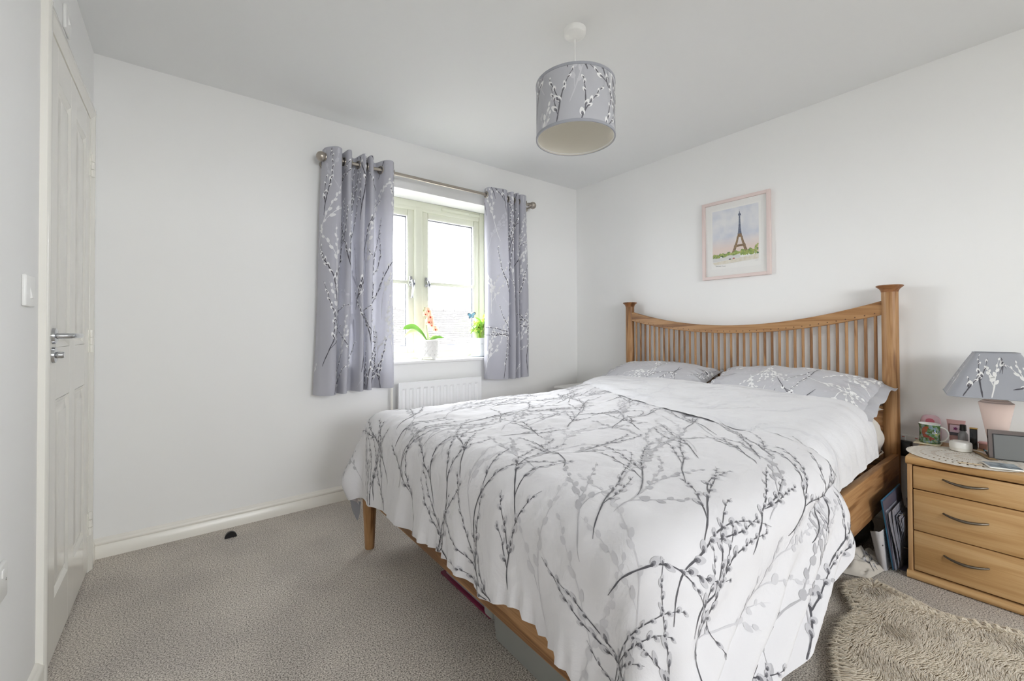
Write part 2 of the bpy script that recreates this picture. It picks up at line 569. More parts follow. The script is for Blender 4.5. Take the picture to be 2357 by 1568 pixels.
def willow(mb, cloth, seed, mean_ang, area_per, sc=1.0, spread=0.55, lift=0.0006, styles=(('ghost', 0.18), ('pale', 0.27), ('dark', 0.55)), length=(0.26, 0.5), w0=0.0062):
    rg = random.Random(seed)
    n = max(3, int(cloth.su * cloth.sv / area_per))
    # jittered grid of roots so the print covers evenly
    rows = max(1, int(round(math.sqrt(n * cloth.su / cloth.sv))))
    cols = max(1, int(round(n / rows)))
    cells = [(i, j) for i in range(-1, rows + 1) for j in range(-1, cols + 1)]
    order = {'ghost': 0, 'pale': 1, 'dark': 2}
    items = []
    for (i, j) in cells:
        r = rg.random(); acc = 0
        for s, pr in styles:
            acc += pr
            if r <= acc:
                break
        items.append((order[s], s, (i + rg.uniform(0, 1)) * cloth.su / rows, (j + rg.uniform(0, 1)) * cloth.sv / cols))
    for o, s, u, v in sorted(items):
        branch(mb, cloth, rg, (u, v), mean_ang + rg.gauss(0, spread * 0.6), sc * rg.uniform(*length), sc * w0 * (0.85 if s != 'dark' else 1.0), s, lift + 0.00026 * o, 0, sc)

# ================================================================== THE ROOM
XL, YF, H = -3.2866, -5.6, 2.40
WX0, WX1, WZ0, WZ1 = -2.126, -0.914, 0.84, 2.067

struct('floor', MB().box(XL - 0.12, 0.12, YF - 0.12, 0.32, -0.2, 0.0), M['carpet'])
struct('ceiling', MB().box(XL - 0.12, 0.12, YF - 0.12, 0.32, H, H + 0.15), M['ceiling'])
b = MB()
b.box(XL - 0.12, WX0, 0, 0.32, 0, H); b.box(WX1, 0.12, 0, 0.32, 0, H)
b.box(WX0, WX1, 0, 0.32, 0, WZ0); b.box(WX0, WX1, 0, 0.32, WZ1, H)
struct('wall_back', b, M['wall'], smooth=False)
struct('wall_right', MB().box(0, 0.12, YF, 0, 0, H), M['wall'], smooth=False)
b = MB()
b.box(XL - 0.12, -2.95, YF - 0.12, YF, 0, H); b.box(-1.30, 0.12, YF - 0.12, YF, 0, H); b.box(-2.95, -1.30, YF - 0.12, YF, 0, 1.15); b.box(-2.95, -1.30, YF - 0.12, YF, 2.15, H)
struct('wall_front', b, M['wall'], smooth=False)
DY0, DY1, DZ1 = -0.890, -0.130, 2.037      # door opening
b = MB()
b.box(XL - 0.12, XL, YF, DY0, 0, H); b.box(XL - 0.12, XL, DY1, 0, 0, H); b.box(XL - 0.12, XL, DY0, DY1, DZ1, H); b.box(XL - 0.12, XL - 0.075, DY0, DY1, 0, DZ1)  # also an unseen slab behind the door, added to block light leaks
struct('wall_left', b, M['wall'], smooth=False)

SK = [(0, 0), (0.018, 0), (0.018, 0.060), (0.0165, 0.0615), (0.0185, 0.065), (0.0195, 0.070), (0.0185, 0.0755), (0.0155, 0.080), (0.012, 0.0825), (0.010, 0.0835), (0.0085, 0.0865), (0.006, 0.0895), (0.0, 0.092)]
struct('baseboard_back', MB().extrude([(-d, z) for d, z in SK], 0, XL, 0.0), M['trim'], angle=50)
struct('baseboard_right', MB().extrude([(-d, z) for d, z in SK], 1, YF, -0.02), M['trim'], angle=50)
struct('baseboard_left', MB().extrude([(XL + d, z) for d, z in SK], 1, YF, -0.940), M['trim'], angle=50)
struct('baseboard_left_corner', MB().extrude([(XL + d, z) for d, z in SK], 1, -0.088, -0.0), M['trim'], angle=50)
struct('baseboard_front', MB().extrude([(YF + d, z) for d, z in SK], 0, XL, 0.0), M['trim'], angle=50)

# door ------------------------------------------------------------------
AP = [(0.0, 0.0), (0.0, 0.016), (0.006, 0.0205), (0.026, 0.0215), (0.034, 0.019), (0.040, 0.0145), (0.052, 0.012), (0.056, 0.010), (0.056, 0.0)]   # across the face from outer edge, proud of the wall
tr = thing('trim_1', (XL, -0.5, 0), 'white moulded architrave around the panelled door', 'architrave', kind='structure')
b = MB().extrude([(XL + d, -0.942 + w_) for w_, d in AP], 2, 0, DZ1 + 0.0506)
build('architrave_jamb', b, M['gloss'], tr)
b = MB().extrude([(XL + d, -0.087 - w_) for w_, d in AP], 2, 0, DZ1 + 0.0506)
build('architrave_jamb', b, M['gloss'], tr)
pts = [(XL + d, DZ1 + 0.05 - w_) for w_, d in AP]
b = MB().extrude(pts, 1, -0.934, -0.092)
build('architrave_head', b, M['gloss'], tr)
b = MB()
b.box(XL - 0.12, XL + 0.004, DY0, DY0 + 0.012, 0, DZ1); b.box(XL - 0.12, XL + 0.004, DY1 - 0.012, DY1, 0, DZ1); b.box(XL - 0.12, XL + 0.004, DY0, DY1, DZ1 - 0.012, DZ1)
b.box(XL - 0.07, XL - 0.03, DY0, DY0 + 0.025, 0, DZ1); b.box(XL - 0.07, XL - 0.03, DY1 - 0.025, DY1, 0, DZ1)
build('door_lining', b, M['gloss'], tr, smooth=False)

door = thing('door_1', (XL, -0.5, 0), 'white gloss four panel door with chrome lever handle', 'door', kind='structure')
LX = -3.2775
y0, y1 = DY0 + 0.014, DY1 - 0.014
lw = y1 - y0
st = 0.108; mu = 0.098
ya, yb_ = y0 + st, y0 + (lw - mu) / 2
yc, yd = y0 + (lw + mu) / 2, y1 - st
zs = [0.012, 0.195, 0.845, 1.02, 1.905, DZ1 - 0.014]
b = MB()
b.box(LX - 0.036, LX - 0.010, y0, y1, zs[0], zs[-1])
for (p, q) in ((y0, ya), (yb_, yc), (yd, y1)):
    b.box(LX - 0.012, LX, p, q, zs[0], zs[-1], 0.0015, 1)
for (p, q) in ((zs[0], zs[1]), (zs[2], zs[3]), (zs[4], zs[5])):
    b.box(LX - 0.012, LX - 0.0002, ya - 0.001, yb_ + 0.001, p, q, 0.0015, 1); b.box(LX - 0.012, LX - 0.0002, yc - 0.001, yd + 0.001, p, q, 0.0015, 1)
build('leaf', b, M['gloss'], door)
for (p, q) in ((ya, yb_), (yc, yd)):
    for (r, s) in ((zs[1], zs[2]), (zs[3], zs[4])):
        # moulding slope down from the stile, then a raised field
        rings = [(0.0, -0.0005), (0.010, -0.0045), (0.016, -0.0085), (0.024, -0.0085), (0.046, -0.0015), (0.048, -0.0012)]
        b = MB()
        V = []
        for inset, dx in rings:
            V += [(LX + dx, p + inset, r + inset), (LX + dx, q - inset, r + inset), (LX + dx, q - inset, s - inset), (LX + dx, p + inset, s - inset)]
        Fs = []
        for i in range(len(rings) - 1):
            for j in range(4):
                k = (j + 1) % 4
                Fs.append((i * 4 + j, i * 4 + k, (i + 1) * 4 + k, (i + 1) * 4 + j))
        n4 = (len(rings) - 1) * 4
        Fs.append((n4, n4 + 1, n4 + 2, n4 + 3))
        b.add(V, Fs)
        build('panel', b, M['gloss'], door, angle=20)
for z in (1.82, 1.03, 0.215):
    b = MB()
    for k, (za, zb) in enumerate(((-0.05, -0.018), (-0.016, 0.016), (0.018, 0.05))):
        b.tube([(LX + 0.006, y1 + 0.006, z + za), (LX + 0.006, y1 + 0.006, z + zb)], 0.0090, 10)
    b.box(LX - 0.002, LX + 0.0022, y1 - 0.022, y1 + 0.004, z - 0.05, z + 0.05)
    tag(build('hinge', b, M['gloss'], door), 'painted over hinge knuckle')
hd = MB()
HY = -0.812
hd.lathe([(0.0, 0.010), (0.020, 0.010), (0.0255, 0.0075), (0.0265, 0.0), (0.0265, 0.0)], (LX, HY, 1.057), 28, axis='x')
hd.tube([(LX + 0.006, HY, 1.057), (LX + 0.030, HY, 1.057), (LX + 0.041, HY + 0.004, 1.057), (LX + 0.046, HY + 0.014, 1.057), (LX + 0.047, HY + 0.05, 1.057), (LX + 0.047, HY + 0.115, 1.057)], [0.010, 0.009, 0.009, 0.009, 0.009, 0.009], 14)
tag(build('lever_handle', hd, M['chrome'], door), 'chrome lever handle on a round rose')
hd = MB()
hd.lathe([(0.0, 0.009), (0.020, 0.009), (0.0255, 0.007), (0.0265, 0.0)], (LX, HY, 0.995), 28, axis='x')
hd.lathe([(0.0, 0.026), (0.009, 0.026), (0.011, 0.022), (0.011, 0.009), (0.012, 0.008)], (LX, HY, 0.995), 20, axis='x')
tag(build('thumb_turn', hd, M['chrome'], door), 'round chrome thumb turn lock')

# window ----------------------------------------------------------------
win = thing('window_1', ((WX0 + WX1) / 2, 0.2, 0.86), 'sage green two sash window with glazing bars above white sill', 'window', kind='structure')
FY = 0.200
def bars(x0, x1, z0, z1, t, ya, yb2, bev=0.006, bot=None):
    b = MB()
    bo = bot if bot else t
    b.box(x0, x0 + t, ya, yb2, z0, z1, bev); b.box(x1 - t, x1, ya, yb2, z0, z1, bev)
    b.box(x0 + t, x1 - t, ya + 0.0006, yb2, z1 - t, z1, bev * 0.6); b.box(x0 + t, x1 - t, ya + 0.0006, yb2, z0, z0 + bo, bev * 0.6)
    return b
ZS = 0.861
b = bars(WX0, WX1, ZS - 0.003, WZ1, 0.052, FY, FY + 0.07, 0.012)
b.box(WX0 + 0.053, WX1 - 0.053, FY + 0.002, FY + 0.068, WZ1 - 0.075, WZ1 - 0.03, 0.010)
build('window_frame', b, M['sage'], win)
build('mullion', MB().box(-1.557, -1.483, FY - 0.002, FY + 0.07, ZS + 0.02, WZ1 - 0.04, 0.016, 3), M['sage'], win)
GB = 1.44
for sx0, sx1 in ((WX0 + 0.05, -1.555), (-1.485, WX1 - 0.05)):
    z0, z1 = ZS + 0.04, WZ1 - 0.07
    sash = build('sash', bars(sx0, sx1, z0, z1, 0.05, FY + 0.012, FY + 0.062, 0.009), M['sage'], win)
    gx0, gx1, gz0, gz1 = sx0 + 0.049, sx1 - 0.049, z0 + 0.049, z1 - 0.049
    b = MB()
    t = 0.011
    b.box(gx0, gx1, FY + 0.036, FY + 0.052, gz0, gz0 + t); b.box(gx0, gx1, FY + 0.036, FY + 0.052, gz1 - t, gz1)
    b.box(gx0, gx0 + t, FY + 0.036, FY + 0.052, gz0, gz1); b.box(gx1 - t, gx1, FY + 0.036, FY + 0.052, gz0, gz1)
    build('spacer', b, M['spacer'], sash, smooth=False)
    b = bars(gx0 - 0.002, gx1 + 0.002, gz0 - 0.002, gz1 + 0.002, 0.008, FY + 0.018, FY + 0.034, 0.003)
    build('glazing_bead', b, M['sill'], sash)
    build('glazing_bar', MB().box(gx0, gx1, FY + 0.012, FY + 0.034, GB - 0.0135, GB + 0.0135, 0.006), M['sage'], sash)
    for pa, pb in ((gz0, GB), (GB, gz1)):
        build('pane', MB().box(gx0, gx1, FY + 0.0345, FY + 0.0355, pa, pb), M['pane'], sash, smooth=False)
for hx, sgn in ((-1.583, -1), (-1.457, 1)):
    b = MB()
    b.box(hx - 0.011, hx + 0.011, FY - 0.002, FY + 0.014, GB - 0.03, GB + 0.045, 0.005)
    b.box(hx - 0.010, hx + 0.010, FY - 0.030, FY + 0.002, GB - 0.014, GB + 0.016, 0.006)
    b.tube([(hx, FY - 0.030, GB + 0.012), (hx + sgn * 0.001, FY - 0.040, GB - 0.012), (hx + sgn * 0.004, FY - 0.045, GB - 0.05), (hx + sgn * 0.008, FY - 0.042, GB - 0.09), (hx + sgn * 0.011, FY - 0.042, GB - 0.122)], [0.012, 0.0125, 0.0075, 0.007, 0.0085], 12)
    hob = build('window_handle', b, M['chrome'], win)
    build('key_cap', MB().lathe([(0.0, -0.054), (0.006, -0.0535), (0.0085, -0.050), (0.0085, -0.04)], (hx + 0.002, FY, GB - 0.016), 16, axis='y'), M['spacer'], hob)
b = MB().box(-1.325, -0.965, FY - 0.010, FY + 0.001, WZ1 - 0.045, WZ1 - 0.017, 0.008, 3)
b.box(-1.315, -0.975, FY - 0.0125, FY - 0.009, WZ1 - 0.040, WZ1 - 0.023, 0.003)
b.box(-1.075, -1.055, FY - 0.017, FY - 0.010, WZ1 - 0.038, WZ1 - 0.026, 0.003)
tag(build('trickle_vent', b, M['sage'], win), 'slim sage green trickle vent')
b = MB().box(WX0 + 0.001, WX1 - 0.001, -0.001, FY + 0.02, ZS - 0.021, ZS, 0)
b.box(WX0 - 0.03, WX1 + 0.03, -0.032, 0.0, ZS - 0.021, ZS, 0.007, 3)
build('window_sill', b, M['sill'], win)

fill_win = thing('fill_window', (-2.12, YF, 1.15), 'added unseen fill light window in the wall opposite the curtains', 'window', kind='structure')  # window added behind the camera to even out the room light
build('window_frame', bars(-2.95, -1.30, 1.15, 2.15, 0.045, YF - 0.11, YF - 0.04, 0.01), M['sage'], fill_win)
build('mullion', MB().box(-2.155, -2.095, YF - 0.11, YF - 0.04, 1.18, 2.12, 0.008), M['sage'], fill_win)
for xa, xb in ((-2.90, -2.15), (-2.10, -1.35)):
    build('pane', MB().box(xa - 0.01, xb + 0.01, YF - 0.076, YF - 0.074, 1.19, 2.11), M['pane'], fill_win, smooth=False)
build('window_sill', MB().box(-2.98, -1.27, YF - 0.04, YF + 0.03, 1.128, 1.15, 0.006), M['sill'], fill_win)

# outside -----------------------------------------------------------------
M['slate'] = mat('weathered_slate', rgb(74, 72, 71), 0.8, var=(3, rgb(64, 62, 61)))
M['render'] = mat('pale_render', rgb(170, 165, 155), 0.9)
M['grass'] = mat('paved_ground', rgb(120, 118, 114), 0.95)
struct('ground', MB().box(-40, 40, -50, 60, -2.95, -2.8), M['grass'])
nb = thing('neighbour_house', (1.5, 9.3, -2.8), 'neighbouring house with weathered tiled roof beyond the window', 'house')
ry0, rz0, ry1, rz1 = 7.3, 0.15, 9.9, 1.78     # eaves and ridge
RXA, RXB = -7.0, 8.5
sl = math.hypot(ry1 - ry0, rz1 - rz0)
b = MB().box(RXA, RXB + 0.3, ry0 + 0.35, 2 * ry1 - ry0 - 0.35, -2.8, 0.35)
build('wall', b, M['render'], nb, smooth=False)
b = MB().add([(RXA, ry0, rz0 - 0.06), (RXB + 0.6, ry0, rz0 - 0.06), (RXB - 0.9, ry1, rz1 - 0.06), (RXA, ry1, rz1 - 0.06), (RXA, 2 * ry1 - ry0, rz0 - 0.06), (RXB + 0.6, 2 * ry1 - ry0, rz0 - 0.06)],
             [(0, 1, 2, 3), (3, 2, 5, 4), (1, 5, 2), (0, 3, 4)])
roof = build('roof', b, M['slate'], nb, smooth=False)
b = MB()
rg = random.Random(5)
rows = int(sl / 0.105)
for i in range(rows):
    a0, a1 = i * 0.105, i * 0.105 + 0.125
    t0, t1 = a0 / sl, a1 / sl
    xr = RXB + 0.6 - 1.5 * (a0 / sl)
    x = RXA + (0.09 if i % 2 else 0.0)
    while x < xr - 0.1:
        lift = 0.028 + rg.uniform(-0.005, 0.010)
        lo = rg.uniform(-0.008, 0.008)
        ya_, za_ = ry0 + (ry1 - ry0) * t0 - 0.5 * lo, rz0 + (rz1 - rz0) * t0 + lift - 0.5 * lo
        yb2, zb2 = ry0 + (ry1 - ry0) * t1, rz0 + (rz1 - rz0) * t1 + 0.002
        b.add([(x + 0.005, ya_, za_), (x + 0.1755, ya_, za_ + rg.uniform(-0.003, 0.003)), (x + 0.1755, yb2, zb2), (x + 0.005, yb2, zb2), (x + 0.005, ya_ + 0.004, za_ - 0.03), (x + 0.1755, ya_ + 0.004, za_ - 0.03)], [(0, 1, 2, 3), (4, 5, 1, 0)])
        x += 0.177
tag(build('roof_tiles', b, M['slate'], roof, smooth=False, fix=False), kind='stuff')
b = MB()
for i in range(36):
    x = RXA + i * 0.42
    if x < RXB - 0.9:
        b.tube([(x, ry1, rz1 - 0.02), (x + 0.41, ry1, rz1 - 0.02)], 0.1, 10)
tag(build('ridge', b, M['slate'], roof), kind='stuff')

# ================================================================== FITTINGS
# radiator
rad = thing('radiator', (-1.47, -0.065, 0.15), 'white fluted panel radiator on wall below window sill', 'radiator')
rx0, rx1, rz0_, rz1_ = -1.806, -1.145, 0.16, 0.722
b = MB()
nfl = 12
pit = (rx1 - rx0 - 0.035) / nfl
prof = []
x = rx0 + 0.006
prof.append((x, 0.0))
for i in range(nfl):
    xs = rx0 + 0.0175 + i * pit
    prof += [(xs + 0.004, 0.0), (xs + 0.010, 0.008), (xs + pit - 0.024, 0.008), (xs + pit - 0.016, 0.0)]
prof.append((rx1 - 0.006, 0.0))
zz = [rz0_ + 0.006, rz0_ + 0.040, rz0_ + 0.052, rz1_ - 0.052, rz1_ - 0.040, rz1_ - 0.004]
dep = [0, 0, 1, 1, 0, 0]
P = np.array([[(px, -0.098 + pd * d, z) for z, d in zip(zz, dep)] for px, pd in prof])
b.grid(P)
build('front_panel', b, M['radiator'], rad, angle=25)
b = MB().box(rx0, rx1, -0.0975, -0.085, rz1_ - 0.006, rz1_, 0.002)
b.box(rx0, rx0 + 0.007, -0.098, -0.084, rz0_, rz1_, 0.003); b.box(rx1 - 0.007, rx1, -0.098, -0.084, rz0_, rz1_, 0.003)
b.box(rx0 + 0.002, rx1 - 0.002, -0.0885, -0.084, rz0_, rz1_ - 0.004)
build('rim', b, M['radiator'], rad)
b = MB().box(rx0 + 0.02, rx1 - 0.02, -0.083, -0.03, rz0_ + 0.02, rz1_ - 0.012)
build('rear_panel', b, M['radiator'], rad, smooth=False)
b = MB()
for xx in (-1.65, -1.30):
    build('bracket', MB().box(xx - 0.02, xx + 0.02, -0.03, 0.0, 0.55, 0.66), M['radiator'], rad, smooth=False)
b = MB().tube([(-1.838, -0.055, 0.0), (-1.838, -0.055, 0.735)], 0.0085, 12)
b.tube([(-1.838, -0.055, 0.20), (-1.80, -0.060, 0.20)], 0.009, 10)
build('pipe', b, M['trim'], rad)

# curtain pole
pole = thing('curtain_pole', (-1.455, -0.09, 2.12), 'brushed nickel curtain pole with ball finials above window', 'curtain pole')
PZ, PY = 2.124, -0.09
build('rod', MB().tube([(-2.262, PY, PZ), (-0.648, PY, PZ)], 0.0115, 18), M['nickel'], pole)
for x, s in ((-2.290, 1), (-0.620, -1)):
    f = build('finial', MB().sphere((x, PY, PZ), 0.030), M['nickel'], pole)
    build('collar', MB().tube([(x + s * 0.024, PY, PZ), (x + s * 0.045, PY, PZ)], 0.015, 16), M['nickel'], f)
for x in (-2.275, -0.655):
    b = MB().tube([(x + 0.02, PY, PZ - 0.016), (x + 0.02, -0.012, PZ - 0.016)], 0.007, 10)
    b.lathe([(0.0, -0.012), (0.022, -0.012), (0.026, -0.008), (0.026, 0.0)], (x + 0.02, 0, PZ - 0.016), 20, axis='y')
    b.torus((x + 0.02, PY, PZ), 0.0145, 0.003, (1, 0, 0), 18, 6)
    build('bracket', b, M['nickel'], pole)

def catmull(pts, n):
    pts = [np.array(p, float) for p in pts]
    pts = [2 * pts[0] - pts[1]] + pts + [2 * pts[-1] - pts[-2]]
    out = []
    for i in range(1, len(pts) - 2):
        p0, p1, p2, p3 = pts[i - 1:i + 3]
        for k in range(n):
            t = k / n
            out.append(0.5 * ((2 * p1) + (p2 - p0) * t + (2 * p0 - 5 * p1 + 4 * p2 - p3) * t * t + (3 * p1 - p0 - 3 * p2 + p3) * t ** 3))
    out.append(pts[-2])
    return np.array(out)

def resample(c, step):
    d = np.r_[0, np.cumsum(np.linalg.norm(np.diff(c, axis=0), axis=1))]
    n = max(8, int(d[-1] / step))
    t = np.linspace(0, d[-1], n)
    return np.stack([np.interp(t, d, c[:, k]) for k in range(c.shape[1])], 1), d[-1]

def curtain(name, plan, x_pin, k_top, z0, z1, label, seed, sag=0.0):
    root = thing(name, (float(np.mean([p[0] for p in plan])), -0.09, z0), label, 'curtain', 'pair of printed curtains')
    c, L = resample(catmull(plan, 10), 0.006)
    nz = 74
    zs_ = np.linspace(z1, z0, nz)
    P = np.zeros((len(c), nz, 3))
    for j, z in enumerate(zs_):
        f = (z - z0) / (z1 - z0)
        k = 1 + (k_top - 1) * f
        amp = 0.86 + 0.14 * (1 - f) + 0.10 * math.sin(3.1 * f)
        P[:, j, 0] = x_pin + (c[:, 0] - x_pin) * k + 0.004 * np.sin(7 * f + 30 * c[:, 0])
        P[:, j, 1] = PY + (c[:, 1] - PY) * amp + 0.003 * np.sin(5 * f + 40 * c[:, 0])
        P[:, j, 2] = z + 0.007 * (1 - f) * np.sin(c[:, 0] * 9)
    # tops of the forward folds stand a little higher
    top = np.clip((PY - c[:, 1]) / 0.06, -1, 1) * 0.006
    P[:, :3, 2] += (top[:, None] * np.array([1, 0.9, 0.7])[None, :])
    cl = Cloth(P, L, z1 - z0)
    if cl.N[:, 10, 1].mean() > 0:
        pass
    mb = MB().grid(P)
    # print on the room side (normals facing out of the folds' room side)
    sgn = Cloth(P, L, z1 - z0, flip=False)
    test = np.cross(np.array([P[1, 0, 0] - P[0, 0, 0], P[1, 0, 1] - P[0, 0, 1], 0]), np.array([0, 0, -1.0]))
    face = Cloth(P, L, z1 - z0, flip=(np.cross(np.array([1.0, 0, 0]), np.array([0, 0, -1.0]))[1] > 0))
    willow(mb, face, seed, PI + 0.0 if False else -PI / 2, 0.036, sc=1.15, spread=0.45, lift=0.0006, styles=(('ghost', 0.2), ('pale', 0.3), ('dark', 0.5)), length=(0.30, 0.50), w0=0.0050)
    build('cloth', mb, CURT_MATS, root, angle=180, fix=False)
    # eyelets where the cloth crosses the pole
    for i in range(len(c) - 1):
        if (c[i, 1] - PY) * (c[i + 1, 1] - PY) <= 0:
            j = int(np.argmin(np.abs(zs_ - PZ)))
            p = P[i, j]
            d = P[min(i + 1, len(c) - 1), j] - P[i, j]
            nr = np.array([d[1], -d[0], 0]); nr /= np.linalg.norm(nr)
            nr = nr * (1 if abs(nr[0]) > 0 else 1)
            e = MB().torus((p[0], PY, PZ), 0.0225, 0.0045, nr, 22, 8)
            build('eyelet', e, M['nickel'], root)
    # folded hem at the foot
    return root

LP = [(-2.325, -0.050), (-2.313, -0.105), (-2.262, -0.150), (-2.222, -0.135), (-2.204, -0.085), (-2.203, -0.045), (-2.190, -0.085), (-2.176, -0.138), (-2.156, -0.146), (-2.141, -0.110), (-2.128, -0.055), (-2.108, -0.042),
      (-2.096, -0.085), (-2.080, -0.135), (-2.060, -0.138), (-2.052, -0.085), (-2.050, -0.045), (-2.040, -0.085), (-2.028, -0.138), (-2.006, -0.142), (-1.994, -0.100), (-1.982, -0.055), (-1.955, -0.048), (-1.935, -0.085), (-1.910, -0.125), (-1.875, -0.140), (-1.850, -0.115), (-1.842, -0.070)]
curtain('curtain', LP, -1.84, 0.90, 0.695, 2.182, 'grey willow print curtain on plain wall side of window beside door wall', 11)
RP = [(-1.092, -0.060), (-1.088, -0.105), (-1.055, -0.128), (-0.985, -0.138), (-0.930, -0.140), (-0.899, -0.120), (-0.896, -0.080), (-0.893, -0.045), (-0.883, -0.085), (-0.868, -0.128), (-0.845, -0.135), (-0.834, -0.095), (-0.831, -0.050), (-0.822, -0.090), (-0.811, -0.130), (-0.797, -0.132), (-0.790, -0.090), (-0.783, -0.050), (-0.772, -0.090), (-0.757, -0.122), (-0.722, -0.132), (-0.690, -0.115), (-0.680, -0.075), (-0.678, -0.045)]
curtain('curtain', RP, -1.04, 0.96, 0.695, 2.178, 'grey willow print curtain hanging nearer the bed headboard corner', 23)

# pendant lamp
pend = thing('pendant_lamp', (-1.575, -1.5, 1.9), 'pendant lamp with grey willow print drum shade under the ceiling', 'lamp')
px_, py_ = -1.575, -1.5
build('ceiling_rose', MB().lathe([(0.050, H), (0.050, H - 0.004), (0.0475, H - 0.020), (0.045, H - 0.024), (0.030, H - 0.033), (0.012, H - 0.040), (0.008, H - 0.041), (0.0, H - 0.041)], (px_, py_, 0), 36), M['plastic'], pend)
build('cord', MB().tube([(px_, py_, H - 0.04), (px_, py_, 2.10)], 0.0035, 10), M['plastic'], pend)
SR, SB, ST = 0.172, 1.912, 2.152
nU = 120
tt_ = np.linspace(0, 2 * PI, nU)
zz_ = np.linspace(ST, SB, 24)
P = np.stack([np.stack([px_ + SR * np.cos(t) * np.ones_like(zz_), py_ + SR * np.sin(t) * np.ones_like(zz_), zz_], 1) for t in tt_])
mb = MB().grid(P)
nm = Cloth(P, 2 * PI * SR, ST - SB)
out = nm.N[0, 5] @ np.array([1.0, 0, 0])
willow(mb, Cloth(P, 2 * PI * SR, ST - SB, flip=out < 0), 15, -PI / 2, 0.0115, sc=1.05, spread=0.5, lift=0.0003, styles=(('ghost', 0.1), ('pale', 0.3), ('dark', 0.6)), length=(0.16, 0.3), w0=0.006)
sh = build('shade', mb, SHADE_MATS, pend, angle=180, fix=False)
mb = MB().lathe([(SR - 0.002, SB), (SR - 0.002, ST)], (px_, py_, 0), 64)
build('lining', mb, M['lining'], sh, angle=180, fix=False)
for z, a in ((ST, -1), (SB, 1)):
    build('binding', MB().lathe([(SR - 0.0035, z), (SR - 0.0035, z - a * 0.001), (SR + 0.0018, z - a * 0.001), (SR + 0.0018, z + a * 0.010), (SR, z + a * 0.0105)], (px_, py_, 0), 72), M['tape'], sh)
b = MB().torus((px_, py_, SB + 0.006), SR - 0.005, 0.002, n=64)
build('wire_ring', b, M['plastic'], sh)
b = MB()
for k in range(3):
    a = 2 * PI * k / 3 + 0.4
    b.tube([(px_ + 0.02 * math.cos(a), py_ + 0.02 * math.sin(a), 2.115), (px_ + (SR - 0.004) * math.cos(a), py_ + (SR - 0.004) * math.sin(a), ST - 0.012)], 0.0018, 6)
b.torus((px_, py_, 2.115), 0.021, 0.002, n=24)
build('spider', b, M['plastic'], sh)
build('lamp_holder', MB().lathe([(0.006, 2.14), (0.016, 2.13), (0.019, 2.10), (0.019, 2.07), (0.014, 2.065), (0.0, 2.065)], (px_, py_, 0), 20), M['plastic'], pend)

# switches and sockets
def plate(root, name, y, z, hw, hh, d=0.010):
    return build(name, MB().box(XL, XL + d, y - hw, y + hw, z - hh, z + hh, 0.004, 3), M['plastic'], root)
ls = thing('light_switch', (XL, -1.07, 1.18), 'white single light switch on wall beside door architrave', 'switch')
plate(ls, 'plate', -1.07, 1.183, 0.043, 0.043)
build('rocker', MB().extrude([(XL + 0.009, 1.162), (XL + 0.0095, 1.196), (XL + 0.0145, 1.164)], 1, -1.077, -1.057), M['plastic'], ls)
iso = thing('isolator_switch', (XL, -0.61, 2.20), 'white square isolator switch above the door head', 'switch')
plate(iso, 'plate', -0.615, 2.195, 0.043, 0.043)
build('rocker', MB().extrude([(XL + 0.009, 2.178), (XL + 0.0095, 2.215), (XL + 0.0155, 2.180)], 1, -0.628, -0.603), M['plastic'], iso)
so = thing('wall_socket', (XL, -1.315, 0.48), 'white double wall socket low on wall beside the door', 'socket')
plate(so, 'plate', -1.318, 0.480, 0.073, 0.043)
b = MB().lathe([(0.0, 0.0112), (0.003, 0.011), (0.0035, 0.0098)], (XL, -1.258, 0.480), 12, axis='x')
build('screw', b, M['chrome'], so)
for y in (-1.353, -1.283):
    build('rocker', MB().box(XL + 0.008, XL + 0.0125, y - 0.008, y + 0.008, 0.493, 0.512, 0.002), M['plastic'], so)

ws = thing('power_socket', (0, -2.325, 0.485), 'white double power socket on wall between bed post and bedside chest', 'socket')
build('plate', MB().box(-0.012, 0, -2.398, -2.252, 0.442, 0.528, 0.004, 3), M['plastic'], ws)
for y in (-2.348, -2.30):
    r = build('rocker', MB().box(-0.016, -0.011, y - 0.007, y + 0.007, 0.498, 0.520, 0.002), M['plastic'], ws)
    build('red_mark', MB().box(-0.0165, -0.0155, y - 0.005, y + 0.005, 0.5165, 0.519), mat('red_mark', rgb(190, 60, 50), 0.5), r, smooth=False)
pa = thing('plug_adapter', (-0.03, -2.305, 0.44), 'black plug adapter pushed into socket behind bed post', 'adapter')
build('body', MB().box(-0.050, -0.0125, -2.335, -2.283, 0.425, 0.500, 0.005), M['black'], pa)
build('rim', MB().box(-0.054, -0.049, -2.330, -2.288, 0.430, 0.495, 0.002), M['black'], pa)

# black half round door stop
ds = thing('door_stop', (-2.745, -0.15, 0), 'small black rubber wedge lying on carpet by the skirting', 'door stop')
prof = [(-0.027, 0.001)] + [(0.027 * math.cos(PI - PI * k / 12), 0.030 * math.sin(PI * k / 12) + 0.001) for k in range(1, 12)] + [(0.027, 0.001)]
build('wedge', MB().extrude([(-2.745 + a, z) for a, z in prof], 1, -0.158, -0.142), M['black'], ds)

